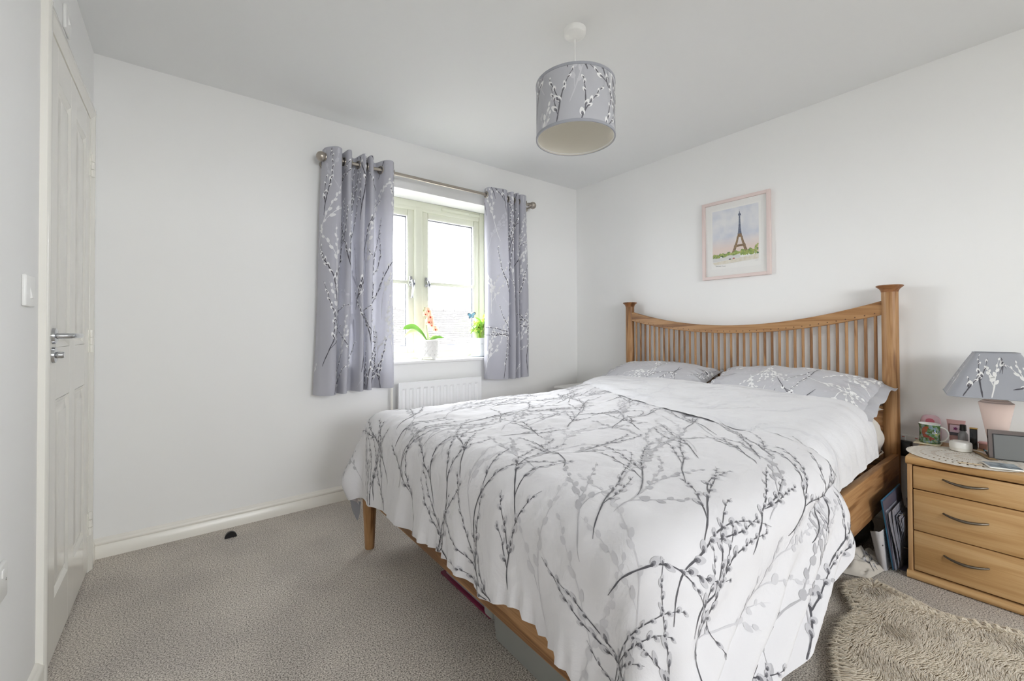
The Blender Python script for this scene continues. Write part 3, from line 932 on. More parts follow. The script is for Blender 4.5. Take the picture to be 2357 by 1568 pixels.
# ================================================================== THE BED
bed = thing('bed', (-1.16, -1.465, 0), 'oak bed frame with curved spindle headboard against white wall', 'bed')
BX = -0.078
YL_, YR_ = -0.662, -2.266
for y in (YL_, YR_):
    post = build('post', MB().lathe([(0.034, 0.0), (0.034, 1.262)], (BX, y, 0), 28, sx=0.95).lathe([(0.0, 0.0), (0.034, 0.0)], (BX, y, 0), 28, sx=0.95), M['oak_z'], bed)
    build('post_cap', MB().lathe([(0.0, 1.259), (0.0345, 1.259), (0.0365, 1.268), (0.042, 1.277), (0.050, 1.284), (0.0545, 1.288), (0.0555, 1.291), (0.052, 1.294), (0.0, 1.295)], (BX, y, 0), 32), M['oak_cap'], post)
ya_, yb2 = YL_ - 0.020, YR_ + 0.020
def zrail(y):
    f = (y + 1.464) / 0.782
    return 1.099 + 0.120 * f * f, 1.047 + 0.099 * f * f
n = 48
ys = np.linspace(ya_, yb2, n)
b = MB()
ring = []
for y in ys:
    zt_, zb_ = zrail(y)
    ring.append([(BX - 0.016, y, zb_ + 0.003), (BX - 0.016, y, zt_ - 0.004), (BX - 0.012, y, zt_), (BX + 0.012, y, zt_), (BX + 0.016, y, zt_ - 0.004), (BX + 0.016, y, zb_ + 0.003), (BX + 0.013, y, zb_), (BX - 0.013, y, zb_)])
V = [q for r in ring for q in r]
Fs = [(i * 8 + j, i * 8 + (j + 1) % 8, (i + 1) * 8 + (j + 1) % 8, (i + 1) * 8 + j) for i in range(n - 1) for j in range(8)]
Fs += [tuple(range(8)), tuple((n - 1) * 8 + j for j in range(7, -1, -1))]
build('curved_top_rail', b.add(V, Fs), M['oak_y'], bed, angle=30)
build('lower_rail', MB().box(BX - 0.014, BX + 0.014, yb2, ya_, 0.543, 0.672, 0.003), M['oak_y'], bed)
NS = 37
y_first, y_last = -0.722, -2.208
mesh_sp = None
for i in range(NS):
    y = y_first + (y_last - y_first) * i / (NS - 1)
    zt_, zb_ = zrail(y)
    build('spindle', MB().tube([(BX, y, 0.668), (BX, y, zb_ + 0.004)], 0.0074, 12, caps=False), M['oak_z'], bed, fix=False)
    build('peg', MB().lathe([(0.0, -0.0168), (0.0032, -0.0166), (0.0036, -0.0155)], (BX, y, zb_ + 0.014), 8, axis='x'), M['peg'], bed, fix=False)
for y in (-0.647, -2.283):
    s = 1 if y > -1.4 else -1
    b = MB().box(-2.20, BX - 0.02, y - 0.015, y + 0.015, 0.250, 0.442, 0.006)
    build('side_rail', b, M['oak_x'], bed)
build('foot_rail', MB().box(-2.222, -2.192, -2.285, -0.645, 0.236, 0.43, 0.006), M['oak_y'], bed)
for y in (-0.705, -2.225):
    build('leg', MB().lathe([(0.0, 0.001), (0.0215, 0.001), (0.0225, 0.004), (0.030, 0.16), (0.034, 0.245), (0.034, 0.30), (0.0, 0.30)], (-2.212, y, 0), 28), M['oak_z'], bed)
build('head_cross_rail', MB().box(BX - 0.012, BX + 0.012, yb2, ya_, 0.300, 0.430, 0.004), M['oak_y'], bed)
for k in range(12):
    x = -2.1 + k * 0.165
    build('slat', MB().box(x, x + 0.07, -2.27, -0.66, 0.375, 0.390), M['oak_y'], bed, smooth=False)

# mattress
def rounded_slab(x0, x1, y0, y1, z0, z1, r, n=10, m=40, bulge=0.012):
    P = []
    cx, cy = (x0 + x1) / 2, (y0 + y1) / 2
    prof = []
    for k in range(n + 1):
        a = PI / 2 * k / n
        prof.append((r * (1 - math.cos(a)), z0 + r * (1 - math.sin(a)) if False else z0 + r - r * math.cos(PI / 2 - a)))
    # build as stacked rounded rectangles
    lev = []
    for k in range(7):
        a = PI / 2 * k / 6
        lev.append((r - r * math.sin(a), z0 + r - r * math.cos(a)))
    for k in range(1, 6):
        f = k / 6
        lev.append((-bulge * math.sin(PI * f), z0 + r + (z1 - z0 - 2 * r) * f))
    for k in range(7):
        a = PI / 2 * k / 6
        lev.append((r - r * math.cos(a), z1 - r + r * math.sin(a)))
    rc = 0.045
    rows = []
    for ins, z in lev:
        hx, hy = (x1 - x0) / 2 - ins, (y1 - y0) / 2 - ins
        ring = []
        for q, (sx, sy) in enumerate(((1, 1), (-1, 1), (-1, -1), (1, -1))):
            for k in range(7):
                a = PI / 2 * (q + k / 6)
                ring.append((cx + sx * (hx - rc) + rc * math.cos(a), cy + sy * (hy - rc) + rc * math.sin(a), z))
        rows.append(ring)
    nn = len(rows[0])
    b = MB()
    V = [q for r_ in rows for q in r_]
    Fs = [(i * nn + j, i * nn + (j + 1) % nn, (i + 1) * nn + (j + 1) % nn, (i + 1) * nn + j) for i in range(len(rows) - 1) for j in range(nn)]
    Fs += [tuple(range(nn - 1, -1, -1)), tuple((len(rows) - 1) * nn + j for j in range(nn))]
    return b.add(V, Fs)
mat_t = thing('mattress', (-1.15, -1.465, 0.391), 'deep mattress in cream fitted sheet on the oak bed frame', 'mattress')
build('fitted_sheet', rounded_slab(-2.165, -0.098, -2.236, -0.715, 0.391, 0.632, 0.075), M['cream_sheet'], mat_t, angle=60)
for z in (0.445,):
    build('piping', MB().tube([(-0.60, -2.243, z), (-0.14, -2.243, z), (-0.105, -2.232, z), (-0.096, -2.20, z), (-0.096, -0.75, z)], 0.0035, 6), M['cream_sheet'], mat_t)

# duvet -------------------------------------------------------------------
R_ = 0.125
TH = math.radians(86)
XH = -0.47
def ztop(x, y):
    f = np.clip(1 - ((y + 1.465) / 0.86) ** 2, 0, 1)
    return 0.664 + 0.016 * f + 0.050 * sstep(-1.0, -0.50, x) * (0.55 + 0.45 * f)
foot_y = np.array([-2.4, -2.19, -2.12, -1.97, -1.88, -1.78, -1.72, -1.61, -1.50, -1.37, -1.12, -0.77, -0.5])
foot_z = np.array([0.345, 0.345, 0.335, 0.305, 0.313, 0.330, 0.348, 0.300, 0.312, 0.312, 0.290, 0.262, 0.25])
right_x = np.array([-2.3, -2.1, -1.8, -1.56, -1.4, -1.27, -1.19, -1.12, -1.05, -0.4])
right_z = np.array([0.13, 0.16, 0.232, 0.282, 0.325, 0.377, 0.425, 0.455, 0.462, 0.47])
XF = -2.255          # outermost reach of the rounded foot edge
def hang_len(drop):
    return np.maximum((drop - R_ * (1 - math.cos(TH))) / math.sin(TH), 0.01)
NS_, NT_ = 190, 190
def duvet_pos(al, be, shrink=0.0):
    """al, be in [0,1]: along the bed from the head fold to the foot hem, across from the far hem to the near hem"""
    yr = lambda x: -2.262 - 0.112 * sstep(-1.10, -1.30, x)
    yl = -0.622
    # first estimate of the flat position, used to look up the hem
    Yc = -0.60 - be * 1.78
    lf = hang_len(0.668 - np.interp(Yc, foot_y, foot_z))
    flat = (-XF - R_) - (-XH)
    s = al * (flat + R_ * TH + lf)
    X = XH - s
    Xc = np.maximum(X, XF)
    lr = hang_len(0.668 - np.interp(Xc, right_x, right_z))
    ll = hang_len(0.30 + 0 * Xc)
    yR, yL = yr(Xc), yl
    wflat = (-yR - R_) - (-yL + R_)
    tot = ll + R_ * TH + wflat + R_ * TH + lr
    t = be * tot
    pl = (ll + R_ * TH) - t                     # arc distance past the far bend start
    pr = t - (ll + R_ * TH + wflat)
    pa = s - flat
    pb = np.where(pr > 0, pr, np.where(pl > 0, pl, 0.0))
    sb = np.where(pr > 0, -1.0, 1.0)
    pa = np.maximum(pa, 0)
    pe_ = np.where(pr > 0, 2.2, 3.2)
    rho = (pa ** pe_ + pb ** pe_) ** (1 / pe_)
    ang = np.minimum(rho / R_, TH)
    ext = np.maximum(rho - R_ * TH, 0)
    corner = np.where((pa > 0) & (pb > 0), np.sin(2 * np.arctan2(pb, pa + 1e-9)) ** 2, 0.0)
    lean = TH - np.where(sb > 0, 0.60 * (1 - 0.9 * sstep(0.20, 0.36, ext)), 0.22) * corner
    h = R_ * np.sin(ang) + ext * np.cos(lean)
    d = R_ * (1 - np.cos(ang)) + ext * np.sin(lean)
    r2_ = np.maximum(np.sqrt(pa ** 2 + pb ** 2), 1e-9)
    ca = np.where(r2_ > 1e-8, pa / r2_, 0)
    sa = np.where(r2_ > 1e-8, pb / r2_, 0)
    x0 = np.where(pa > 0, XF + R_, X)
    yflat = yL - R_ - (t - ll - R_ * TH)
    y0 = np.where(pr > 0, yR + R_, np.where(pl > 0, yL - R_, yflat))
    x = x0 - h * ca
    y = y0 + sb * h * sa
    z = ztop(np.maximum(x, -2.2), np.clip(y, -2.3, -0.62)) - d
    return x, y, z, ext, ca, sa, s, t, sb
al = np.linspace(0, 1, NS_)[:, None] * np.ones((1, NT_))
be = np.ones((NS_, 1)) * np.linspace(0, 1, NT_)[None, :]
x, y, z, ext, ca, sa, sflat, tflat, sb = duvet_pos(al, be)
P = np.stack([x, y, z], 2)
cl = Cloth(P, 1, 1)
N = cl.N if cl.N[40, NT_ // 2, 2] > 0 else -cl.N
# relief: soft quilt swell on top, gathers in the hanging parts, long wrinkles
amp_h = sstep(0.0, 0.25, ext)
foot_w = 0.013 * amp_h * ca ** 2 * (np.sin(2 * PI * y / 0.24 + 1.2 * value_noise(y * 5, z * 3, 4)) + 0.18 * np.sin(2 * PI * y / 0.11 + 2))
side_w = 0.020 * sstep(0.0, 0.18, ext) * sa ** 2 * (sb < 0) * np.sin(2 * PI * (z * 0.9 - x * 0.55) / 0.125 + 1.5 * value_noise(x * 5, z * 5, 7))
corner_w = 0.030 * amp_h * (np.sin(3 * np.arctan2(sa, ca) * 2 + 0.5)) * (ca * sa) * 2
top_w = 0.0055 * value_noise(x * 5.5, y * 9, 1) + 0.003 * value_noise(x * 13 + y * 5, y * 17, 2) + 0.0016 * value_noise(x * 31, y * 27 + x * 12, 3)
wr = 0.0022 * value_noise((x + 0.4 * y) * 10, (y - 0.3 * x) * 42 + z * 20, 5)
# a deep tuck where the side starts to hang outside the rail
tuck = -0.036 * np.exp(-((z - 0.555 - 0.10 * (x + 1.35)) / 0.022) ** 2) * np.exp(-((x + 1.38) / 0.21) ** 2) * (sa > 0.3) * (sb < 0)
bulge = 0.018 * np.exp(-((z - 0.46) / 0.06) ** 2) * np.exp(-((x + 1.38) / 0.20) ** 2) * (sa > 0.3) * (sb < 0)
pucker = 0.0045 * (1 + value_noise(y * 4, 0 * y, 9)) * sstep(0.10, 0.0, np.maximum(1 - al, 0) * 2.1) * np.sin(2 * PI * y / 0.052 + 3 * value_noise(y * 9, 0 * y, 8)) * (ca > 0.5)
D = pucker + foot_w + side_w + corner_w + top_w * (1 - 0.3 * amp_h) + wr + tuck + bulge
P = P + N * D[:, :, None]
P[:, :, 2] = np.maximum(P[:, :, 2], 0.02)
SU, SV = 2.14, 2.42
duv = thing('duvet', (-1.4, -1.465, 0.63), 'white duvet printed with grey willow branches spread over the bed', 'duvet')
flipc = Cloth(P, SU, SV).N[40, NT_ // 2, 2] < 0
mb = MB().grid(P, flip=flipc)
willow(mb, Cloth(P, SU, SV, flip=flipc), 4, PI + 0.30, 0.025, sc=0.98, spread=0.55, lift=0.0006, length=(0.30, 0.55), w0=0.0041, styles=(('ghost', 0.10), ('pale', 0.30), ('dark', 0.60)))
build('cover', mb, DUVET_MATS, duv, angle=180, fix=False)
# turned back top edge
nf = 46
fold_x = lambda yy: np.interp(yy, [-2.4, -2.15, -1.95, -1.55, -1.1, -0.62, -0.5], [-1.16, -1.20, -1.21, -1.08, -0.88, -0.66, -0.62])
rows_ = []
nbe = np.linspace(0.16, 1.0, 150)
tot_s = (-XF - R_) - (-XH) + R_ * TH + 0.3
def base(alv, bev):
    X = duvet_pos(np.array(alv), np.array(bev))
    return np.stack([X[0], X[1], X[2]], -1)
alf = np.zeros((nf, len(nbe)))
yb_est = base(np.zeros(len(nbe)) + 0.2, nbe)[:, 1]
lenf = (XH - fold_x(yb_est)) / tot_s
k = np.linspace(0, 1, nf)[:, None]
A_ = k * lenf[None, :]
B_ = np.ones((nf, 1)) * nbe[None, :]
X = duvet_pos(A_, B_)
Q = np.stack([X[0], X[1], X[2]], 2)
cq = Cloth(Q, 1, 1)
NQ = cq.N if cq.N[10, 60, 2] > 0 else -cq.N
off = 0.026 * (1 - 0.35 * k ** 2) * np.ones_like(B_)
edge_k = 1 - 0.80 * sstep(0.84, 1.0, k)
off = off * edge_k
off = off + 0.004 * value_noise(Q[:, :, 0] * 22, Q[:, :, 1] * 7, 21) + 0.0025 * value_noise(Q[:, :, 0] * 18 + Q[:, :, 1] * 12, Q[:, :, 1] * 26, 22) + 0.006 * value_noise(Q[:, :, 0] * 4, Q[:, :, 1] * 4, 25)
Q2 = Q + NQ * off[:, :, None]
# rounded nose at the head end
nose = []
for a in np.linspace(-PI / 2, PI / 2, 9)[:-1]:
    r0 = off[0] / 2 + 0.010
    nose.append(Q[0] + NQ[0] * (r0 * (1 + np.sin(a)) - 0.02)[:, None] + np.array([1.0, 0, 0])[None, :] * (r0 * np.cos(a))[:, None])
Q2 = np.concatenate([np.array(nose), Q2], 0)
flipq = Cloth(Q2, 1, 1).N[30, 60, 2] < 0
mb = MB().grid(Q2, flip=flipq)
willow(mb, Cloth(Q2, 0.75, 2.0, flip=flipq), 77, PI / 2 + 0.3, 0.05, sc=1.2, spread=0.9, lift=0.0005, styles=(('ghost', 1.0),), length=(0.2, 0.4), w0=0.005)
tag(build('turned_back_edge', mb, [M['fold']] * 5 + [M['fold_ghost']], duv, angle=180, fix=False), 'plain white reverse side of the duvet')
# far corner tail of the cover showing grey lining
b = MB()
tl = np.array([[(-2.240, -0.66, 0.22), (-2.245, -0.58, 0.20), (-2.245, -0.50, 0.18)], [(-2.247, -0.665, 0.17), (-2.252, -0.62, 0.15), (-2.252, -0.56, 0.145)], [(-2.252, -0.66, 0.14), (-2.256, -0.65, 0.125), (-2.256, -0.64, 0.13)]])
tag(build('grey_lining_corner', MB().grid(tl), fabric('grey_lining', rgb(128, 127, 133)), duv, angle=180, fix=False), 'grey inner corner of the cover hanging at the foot')

# pillows -----------------------------------------------------------------
def pillow_mesh(a, b_, T, centre, rx, ry, rz, seed, mats_print, wr_amp=0.006, pinch=0.07):
    n, m = 76, 56
    u = np.linspace(-1, 1, n)[:, None] * np.ones((1, m)); v = np.ones((n, 1)) * np.linspace(-1, 1, m)[None, :]
    th = T * (np.clip(1 - np.abs(u) ** 2.6, 0, 1) ** 0.62) * (np.clip(1 - np.abs(v) ** 2.4, 0, 1) ** 0.62)
    X = a * u * (1 - pinch * v ** 2 * 0.0 - pinch * (1 - v ** 2) * 0.35)
    Y = b_ * v * (1 - pinch * (1 - u ** 2) * 0.5)
    edge = np.maximum(np.abs(u), np.abs(v))
    wv = wr_amp * value_noise(X * 9 + 3, Y * 12, seed) + 0.5 * wr_amp * value_noise(X * 24, Y * 18 + X * 9, seed + 1) + 0.9 * wr_amp * sstep(0.6, 1.0, edge) * np.sin(22 * (u - v) + 5 * value_noise(u * 3, v * 3, seed + 2)) * (1 - sstep(0.97, 1.0, edge))
    top = np.stack([X, Y, th + wv], 2); bot = np.stack([X, Y, -th * 0.45 + wv * 0.3], 2)
    Rm = np.array((Matrix.Rotation(rz, 3, 'Z') @ Matrix.Rotation(ry, 3, 'Y') @ Matrix.Rotation(rx, 3, 'X')))
    tr = lambda G: G @ Rm.T + np.array(centre)
    top, bot = tr(top), tr(bot)
    cc = Cloth(top, 2 * a, 2 * b_)
    fl = (cc.N[n // 2, m // 2] @ Rm[:, 2]) < 0
    mb = MB().grid(top, flip=fl).grid(bot, flip=not fl)
    if mats_print:
        willow(mb, Cloth(top, 2 * a, 2 * b_, flip=fl), seed, PI / 2 + 1.1, 0.012, sc=0.85, spread=1.1, lift=0.0006, styles=(('ghost', 0.2), ('pale', 0.38), ('dark', 0.42)), length=(0.20, 0.36), w0=0.0048)
    return mb, top, tr
# local x -> bed length, local y -> bed width; tilt raises the headboard side
pl = thing('pillow', (-0.30, -1.03, 0.70), 'grey willow print pillow lying on window side of the bed', 'pillow')
mb, tp, tr_ = pillow_mesh(0.235, 0.40, 0.088, (-0.285, -1.015, 0.733), 0.0, math.radians(-16), 0.02, 31, True)
build('pillowcase', mb, PILLOW_MATS, pl, angle=180, fix=False)
pr_ = thing('pillow', (-0.30, -1.86, 0.70), 'grey willow print pillow with ruffled end beside bedside chest', 'pillow')
mb, tp, tr_ = pillow_mesh(0.235, 0.405, 0.094, (-0.290, -1.845, 0.738), 0.02, math.radians(-17), -0.03, 47, True)
build('pillowcase', mb, PILLOW_MATS, pr_, angle=180, fix=False)
# flanged ends
def flange(root, tr, side, b_, a, seed, outw=0.055):
    n = 60
    t = np.linspace(-1, 1, n)
    rows = []
    for k in np.linspace(0, 1, 6):
        rows.append(np.stack([a * t * (0.94 + 0.05 * k), side * (b_ * (1 - 0.035 * (1 - t ** 2)) - 0.012 + outw * k) * np.ones(n), (0.004 + 0.008 * k) * np.sin(9 * t + 1.5 * k + seed) - 0.012 * k * k + 0.002 * np.sin(15 * t)], 1))
    G = tr(np.array(rows))
    build('flange', MB().grid(G), PILLOW_MATS[0], root, angle=180, fix=False)
flange(pr_, tr_, -1, 0.405, 0.235, 2)
for (yy, lab, sd) in ((-1.01, 'plain white pillow underneath the print pillow on window side', 61), (-1.86, 'plain cream pillow underneath the ruffled print pillow', 67)):
    u_ = thing('under_pillow', (-0.34, yy, 0.63), lab, 'pillow')
    mb, tp, tr2 = pillow_mesh(0.22, 0.385 if sd == 67 else 0.43, 0.034, (-0.335, yy, 0.660), 0, 0, 0, sd, False)
    build('pillowcase', mb, M['cream_sheet'] if sd == 67 else M['sheet'], u_, angle=180, fix=False)

# ================================================================== PICTURE
pic = thing('framed_picture', (0, -1.465, 1.42), 'pale pink framed watercolour of a lattice tower above headboard', 'picture')
PY0, PY1, PZ0, PZ1 = -1.687, -1.243, 1.420, 1.959
M['pink_frame'] = mat('pale_pink_frame', rgb(224, 207, 202), 0.45)
fw = 0.021
for (a0, a1, c0, c1) in ((PY0, PY0 + fw, PZ0, PZ1), (PY1 - fw, PY1, PZ0, PZ1), (PY0 + fw, PY1 - fw, PZ0, PZ0 + fw), (PY0 + fw, PY1 - fw, PZ1 - fw, PZ1)):
    build('frame_side', MB().box(-0.024, -0.001, a0, a1, c0, c1, 0.0015, 2), M['pink_frame'], pic)
M['paper'] = mat('picture_paper', rgb(246, 245, 242), 0.8)
build('mount', MB().box(-0.010, -0.002, PY0 + fw, PY1 - fw, PZ0 + fw, PZ1 - fw), M['paper'], pic, smooth=False)
build('glazing', MB().box(-0.0165, -0.0155, PY0 + fw - 0.002, PY1 - fw + 0.002, PZ0 + fw - 0.002, PZ1 - fw + 0.002), glass('picture_glass'), pic, smooth=False)
art = build('print_sheet', MB().box(-0.0108, -0.010, -1.628, -1.305, 1.488, 1.902), mat('art_paper', rgb(250, 249, 246), 0.85), pic, smooth=False)
def sky_mat():
    m = bpy.data.materials.new('watercolour_sky'); m.use_nodes = True
    N_, L_ = m.node_tree.nodes, m.node_tree.links
    p = N_['Principled BSDF']; p.inputs['Roughness'].default_value = 0.85; p.inputs['Specular IOR Level'].default_value = 0.1
    tc = N_.new('ShaderNodeTexCoord'); n = N_.new('ShaderNodeTexNoise'); n.inputs['Scale'].default_value = 9; n.inputs['Detail'].default_value = 6
    L_.new(tc.outputs['Object'], n.inputs['Vector'])
    r = N_.new('ShaderNodeValToRGB'); e = r.color_ramp.elements
    e[0].position, e[0].color = 0.36, rgb(216, 221, 233); e[1].position, e[1].color = 0.62, rgb(242, 242, 244)
    L_.new(n.outputs['Fac'], r.inputs['Fac'])
    sx = N_.new('ShaderNodeSeparateXYZ'); L_.new(tc.outputs['Generated'], sx.inputs[0])
    r2 = N_.new('ShaderNodeValToRGB'); e = r2.color_ramp.elements
    e[0].position, e[0].color = 0.15, (1, 1, 1, 1); e[1].position, e[1].color = 0.42, (0, 0, 0, 1)
    L_.new(sx.outputs['Z'], r2.inputs['Fac'])
    mx = N_.new('ShaderNodeMix'); mx.data_type = 'RGBA'; mx.inputs['B'].default_value = rgb(242, 224, 216)
    L_.new(r2.outputs['Color'], mx.inputs['Factor']); L_.new(r.outputs['Color'], mx.inputs['A'])
    L_.new(mx.outputs['Result'], p.inputs['Base Color'])
    return m
TX = -0.0109
def flat(name, polys, m, x, parent=None):
    b = MB()
    for ip, po in enumerate(polys):
        b.add([(x - 1.5e-6 * ip, q[0], q[1]) for q in po], [tuple(range(len(po)))])
    o = build(name, b, m, parent or art, smooth=False, fix=False)
    return o
flat('painted_sky', [[(-1.616, 1.572), (-1.313, 1.572), (-1.313, 1.892), (-1.616, 1.892)]], sky_mat(), TX)
# tower, outline in print units: centre line y, heights z
TYc = -1.497
def ty(d):
    return TYc - d
M['tower_lo'] = mat('tower_brown', rgb(172, 142, 104), 0.9, var=(120, rgb(112, 94, 80)))
M['tower_hi'] = mat('tower_slate', rgb(132, 140, 158), 0.9, var=(140, rgb(88, 96, 120)))
lo = []
def legs(w0, i0, z0, w1, i1, z1, n=6):
    for s in (-1, 1):
        L1, L2 = [], []
        for k in range(n + 1):
            f = k / n
            g = f ** 0.75
            L1.append((ty(s * (w0 + (w1 - w0) * g)), z0 + (z1 - z0) * f)); L2.append((ty(s * (i0 + (i1 - i0) * g)), z0 + (z1 - z0) * f))
        lo.append(L1 + L2[::-1])
legs(0.060, 0.040, 1.580, 0.036, 0.018, 1.632)
legs(0.034, 0.018, 1.640, 0.018, 0.006, 1.690)
lo.append([(ty(-0.038), 1.630), (ty(0.038), 1.630), (ty(0.036), 1.640), (ty(-0.036), 1.640)])
lo.append([(ty(-0.040), 1.618), (ty(-0.020), 1.624), (ty(0), 1.626), (ty(0.020), 1.624), (ty(0.040), 1.618), (ty(0.038), 1.632), (ty(-0.038), 1.632)])
lo.append([(ty(-0.020), 1.688), (ty(0.020), 1.688), (ty(0.019), 1.694), (ty(-0.019), 1.694)])
lo.append([(ty(-0.016), 1.692), (ty(0.016), 1.692), (ty(0.012), 1.712), (ty(-0.012), 1.712)])
flat('painted_tower_base', lo, M['tower_lo'], TX - 0.0003)
hi = [[(ty(-0.012), 1.712), (ty(0.012), 1.712), (ty(0.0065), 1.765), (ty(0.004), 1.835), (ty(-0.004), 1.835), (ty(-0.0065), 1.765)],
      [(ty(-0.014), 1.710), (ty(0.014), 1.710), (ty(0.013), 1.715), (ty(-0.013), 1.715)],
      [(ty(-0.008), 1.765), (ty(0.008), 1.765), (ty(0.008), 1.769), (ty(-0.008), 1.769)],
      [(ty(-0.008), 1.832), (ty(0.008), 1.832), (ty(0.0095), 1.838), (ty(0.007), 1.846), (ty(0.003), 1.850), (ty(0.0025), 1.858), (ty(0.0006), 1.862), (ty(0.0004), 1.874), (ty(-0.0004), 1.874), (ty(-0.0006), 1.862), (ty(-0.0025), 1.858), (ty(-0.003), 1.850), (ty(-0.007), 1.846), (ty(-0.0095), 1.838)]]
flat('painted_tower_top', hi, M['tower_hi'], TX - 0.0003)
rg = random.Random(3)
gm = [mat('painted_leaf_%s' % k, c, 0.9, var=(160, d)) for k, c, d in (('deep', rgb(112, 146, 88), rgb(84, 118, 76)), ('light', rgb(168, 186, 96), rgb(128, 158, 84)), ('yellow', rgb(198, 200, 118), rgb(150, 174, 92)))]
trees = [[], [], []]
for k in range(330):
    yv = rg.uniform(-1.612, -1.318)
    f = (-1.318 - yv) / 0.294
    topz = 1.588 + 0.006 * math.sin(40 * f) + (0.030 * max(0, (f - 0.9) / 0.1)) + 0.012 * f
    zv = rg.uniform(1.566, topz)
    r = rg.uniform(0.004, 0.008)
    if yv - r < -1.616 or yv + r > -1.313: continue
    trees[rg.choice([0, 0, 1, 1, 2])].append([(yv + r * math.cos(a) * rg.uniform(0.7, 1.1), zv + r * math.sin(a) * rg.uniform(0.7, 1.1)) for a in np.linspace(0, 2 * PI, 9)[:-1]])
for k in range(3):
    tag(flat('painted_trees', trees[k], gm[k], TX - 0.0006 - 0.0002 * k), kind='stuff')
flat('painted_bridge', [[(-1.50, 1.553), (-1.315, 1.540), (-1.315, 1.563), (-1.40, 1.566), (-1.42, 1.575), (-1.44, 1.575), (-1.455, 1.570), (-1.50, 1.580)]], mat('bridge_wash', rgb(228, 228, 226), 0.9), TX - 0.0014)
flat('painted_water', [[(-1.614, 1.530), (-1.33, 1.518), (-1.315, 1.535), (-1.614, 1.563)]], mat('water_wash', rgb(240, 236, 224), 0.9, var=(60, rgb(228, 220, 200))), TX - 0.0010)
flat('painted_car', [[(-1.441, 1.546), (-1.424, 1.545), (-1.426, 1.550), (-1.431, 1.553), (-1.438, 1.551)]], mat('car_black', rgb(70, 70, 74), 0.9), TX - 0.0017)
flat('painted_car', [[(-1.466, 1.549), (-1.449, 1.548), (-1.451, 1.553), (-1.456, 1.556), (-1.463, 1.554)]], mat('car_red', rgb(186, 70, 74), 0.9), TX - 0.0017)
M['ink'] = mat('grey_ink', rgb(120, 118, 118), 0.9)
def text_mesh(name, body, size, place, m, parent, shear=0.25):
    cu = bpy.data.curves.new(name, 'FONT'); cu.body = body; cu.size = size; cu.shear = shear
    cu.align_x = 'LEFT'
    to = bpy.data.objects.new(name + '_tmp', cu); C.objects.link(to)
    bpy.context.view_layer.update()
    dg = bpy.context.evaluated_depsgraph_get()
    me = bpy.data.meshes.new_from_object(to.evaluated_get(dg))
    V = [place(v.co.x, v.co.y) for v in me.vertices]
    Fs = [tuple(p.vertices) for p in me.polygons]
    bpy.data.objects.remove(to)
    return build(name, MB().add(V, Fs), m, parent, smooth=False, fix=False)
text_mesh('title_lettering', 'The Eiffel Tower', 0.0105, lambda a, c: (TX - 0.0004, -1.332 - a, 1.507 - 0.06 * a + c), M['ink'], art)
b = MB()
for k in range(9):
    b.add([(TX - 0.0004, -1.592 - k * 0.002, 1.520 + 0.002 * math.sin(k * 2.3)), (TX - 0.0004, -1.594 - k * 0.002, 1.520 + 0.002 * math.sin(k * 2.3 + 1.4)), (TX - 0.0004, -1.594 - k * 0.002, 1.5207 + 0.002 * math.sin(k * 2.3 + 1.4)), (TX - 0.0004, -1.592 - k * 0.002, 1.5207 + 0.002 * math.sin(k * 2.3))], [(0, 1, 2, 3)])
build('signature', b, M['ink'], art, smooth=False, fix=False)

# ================================================================== BEDSIDE CHEST
ch = thing('bedside_chest', (-0.25, -2.56, 0), 'beech three drawer bedside chest with bowed metal handles', 'chest')
CX0, CX1, CY0, CY1 = -0.470, -0.03, -2.742, -2.386
build('side_panel', MB().box(CX0 + 0.004, CX1, CY1 - 0.018, CY1 - 0.002, 0.03, 0.490, 0.002), M['beech_z'], ch)
build('side_panel', MB().box(CX0 + 0.004, CX1, CY0 + 0.002, CY0 + 0.018, 0.03, 0.490, 0.002), M['beech_z'], ch)
build('back_panel', MB().box(CX1 - 0.006, CX1 - 0.001, CY0 + 0.01, CY1 - 0.01, 0.03, 0.490), M['beech_z'], ch, smooth=False)
build('carcass', MB().box(CX0 + 0.022, CX1 - 0.006, CY0 + 0.018, CY1 - 0.018, 0.034, 0.489), mat('chest_shadow_gap', rgb(70, 48, 30), 0.8), ch, smooth=False)
def bullnose(z0, z1, r_f=1.0):
    zc, hr = (z0 + z1) / 2, (z1 - z0) / 2
    out = [(CX1, z0), (CX0 + 0.004, z0)] + [(CX0 + 0.004 - hr * 0.9 * math.sin(a), zc - hr * math.cos(a)) for a in np.linspace(0.15, PI - 0.15, 9)] + [(CX0 + 0.004, z1), (CX1, z1)]
    return out
tb = MB()
tb.extrude([(p[0], p[1]) for p in bullnose(0.489, 0.520)], 1, CY0 - 0.001, CY1 + 0.001)
build('top', tb, M['beech_y'], ch)
tb = MB()
tb.extrude([(p[0], p[1]) for p in bullnose(0.002, 0.034)], 1, CY0 - 0.001, CY1 + 0.001)
build('plinth', tb, M['beech_y'], ch)
for z0, z1, hz in ((0.388, 0.483, 0.446), (0.212, 0.384, 0.307), (0.042, 0.208, 0.135)):
    d = build('drawer', MB().box(CX0 + 0.003, CX0 + 0.024, CY0 + 0.021, CY1 - 0.021, z0, z1, 0.003), M['beech_y'], ch)
    pth, rad_ = [], []
    for k in range(13):
        f = k / 12
        pth.append((CX0 + 0.004 - 0.024 * math.sin(PI * f) ** 0.7, -2.498 - 0.124 * f, hz + 0.002 - 0.006 * math.sin(PI * f)))
        rad_.append(0.0035 + 0.0022 * math.sin(PI * f))
    build('handle', MB().tube(pth, rad_, 10), M['steel_dark'], d)

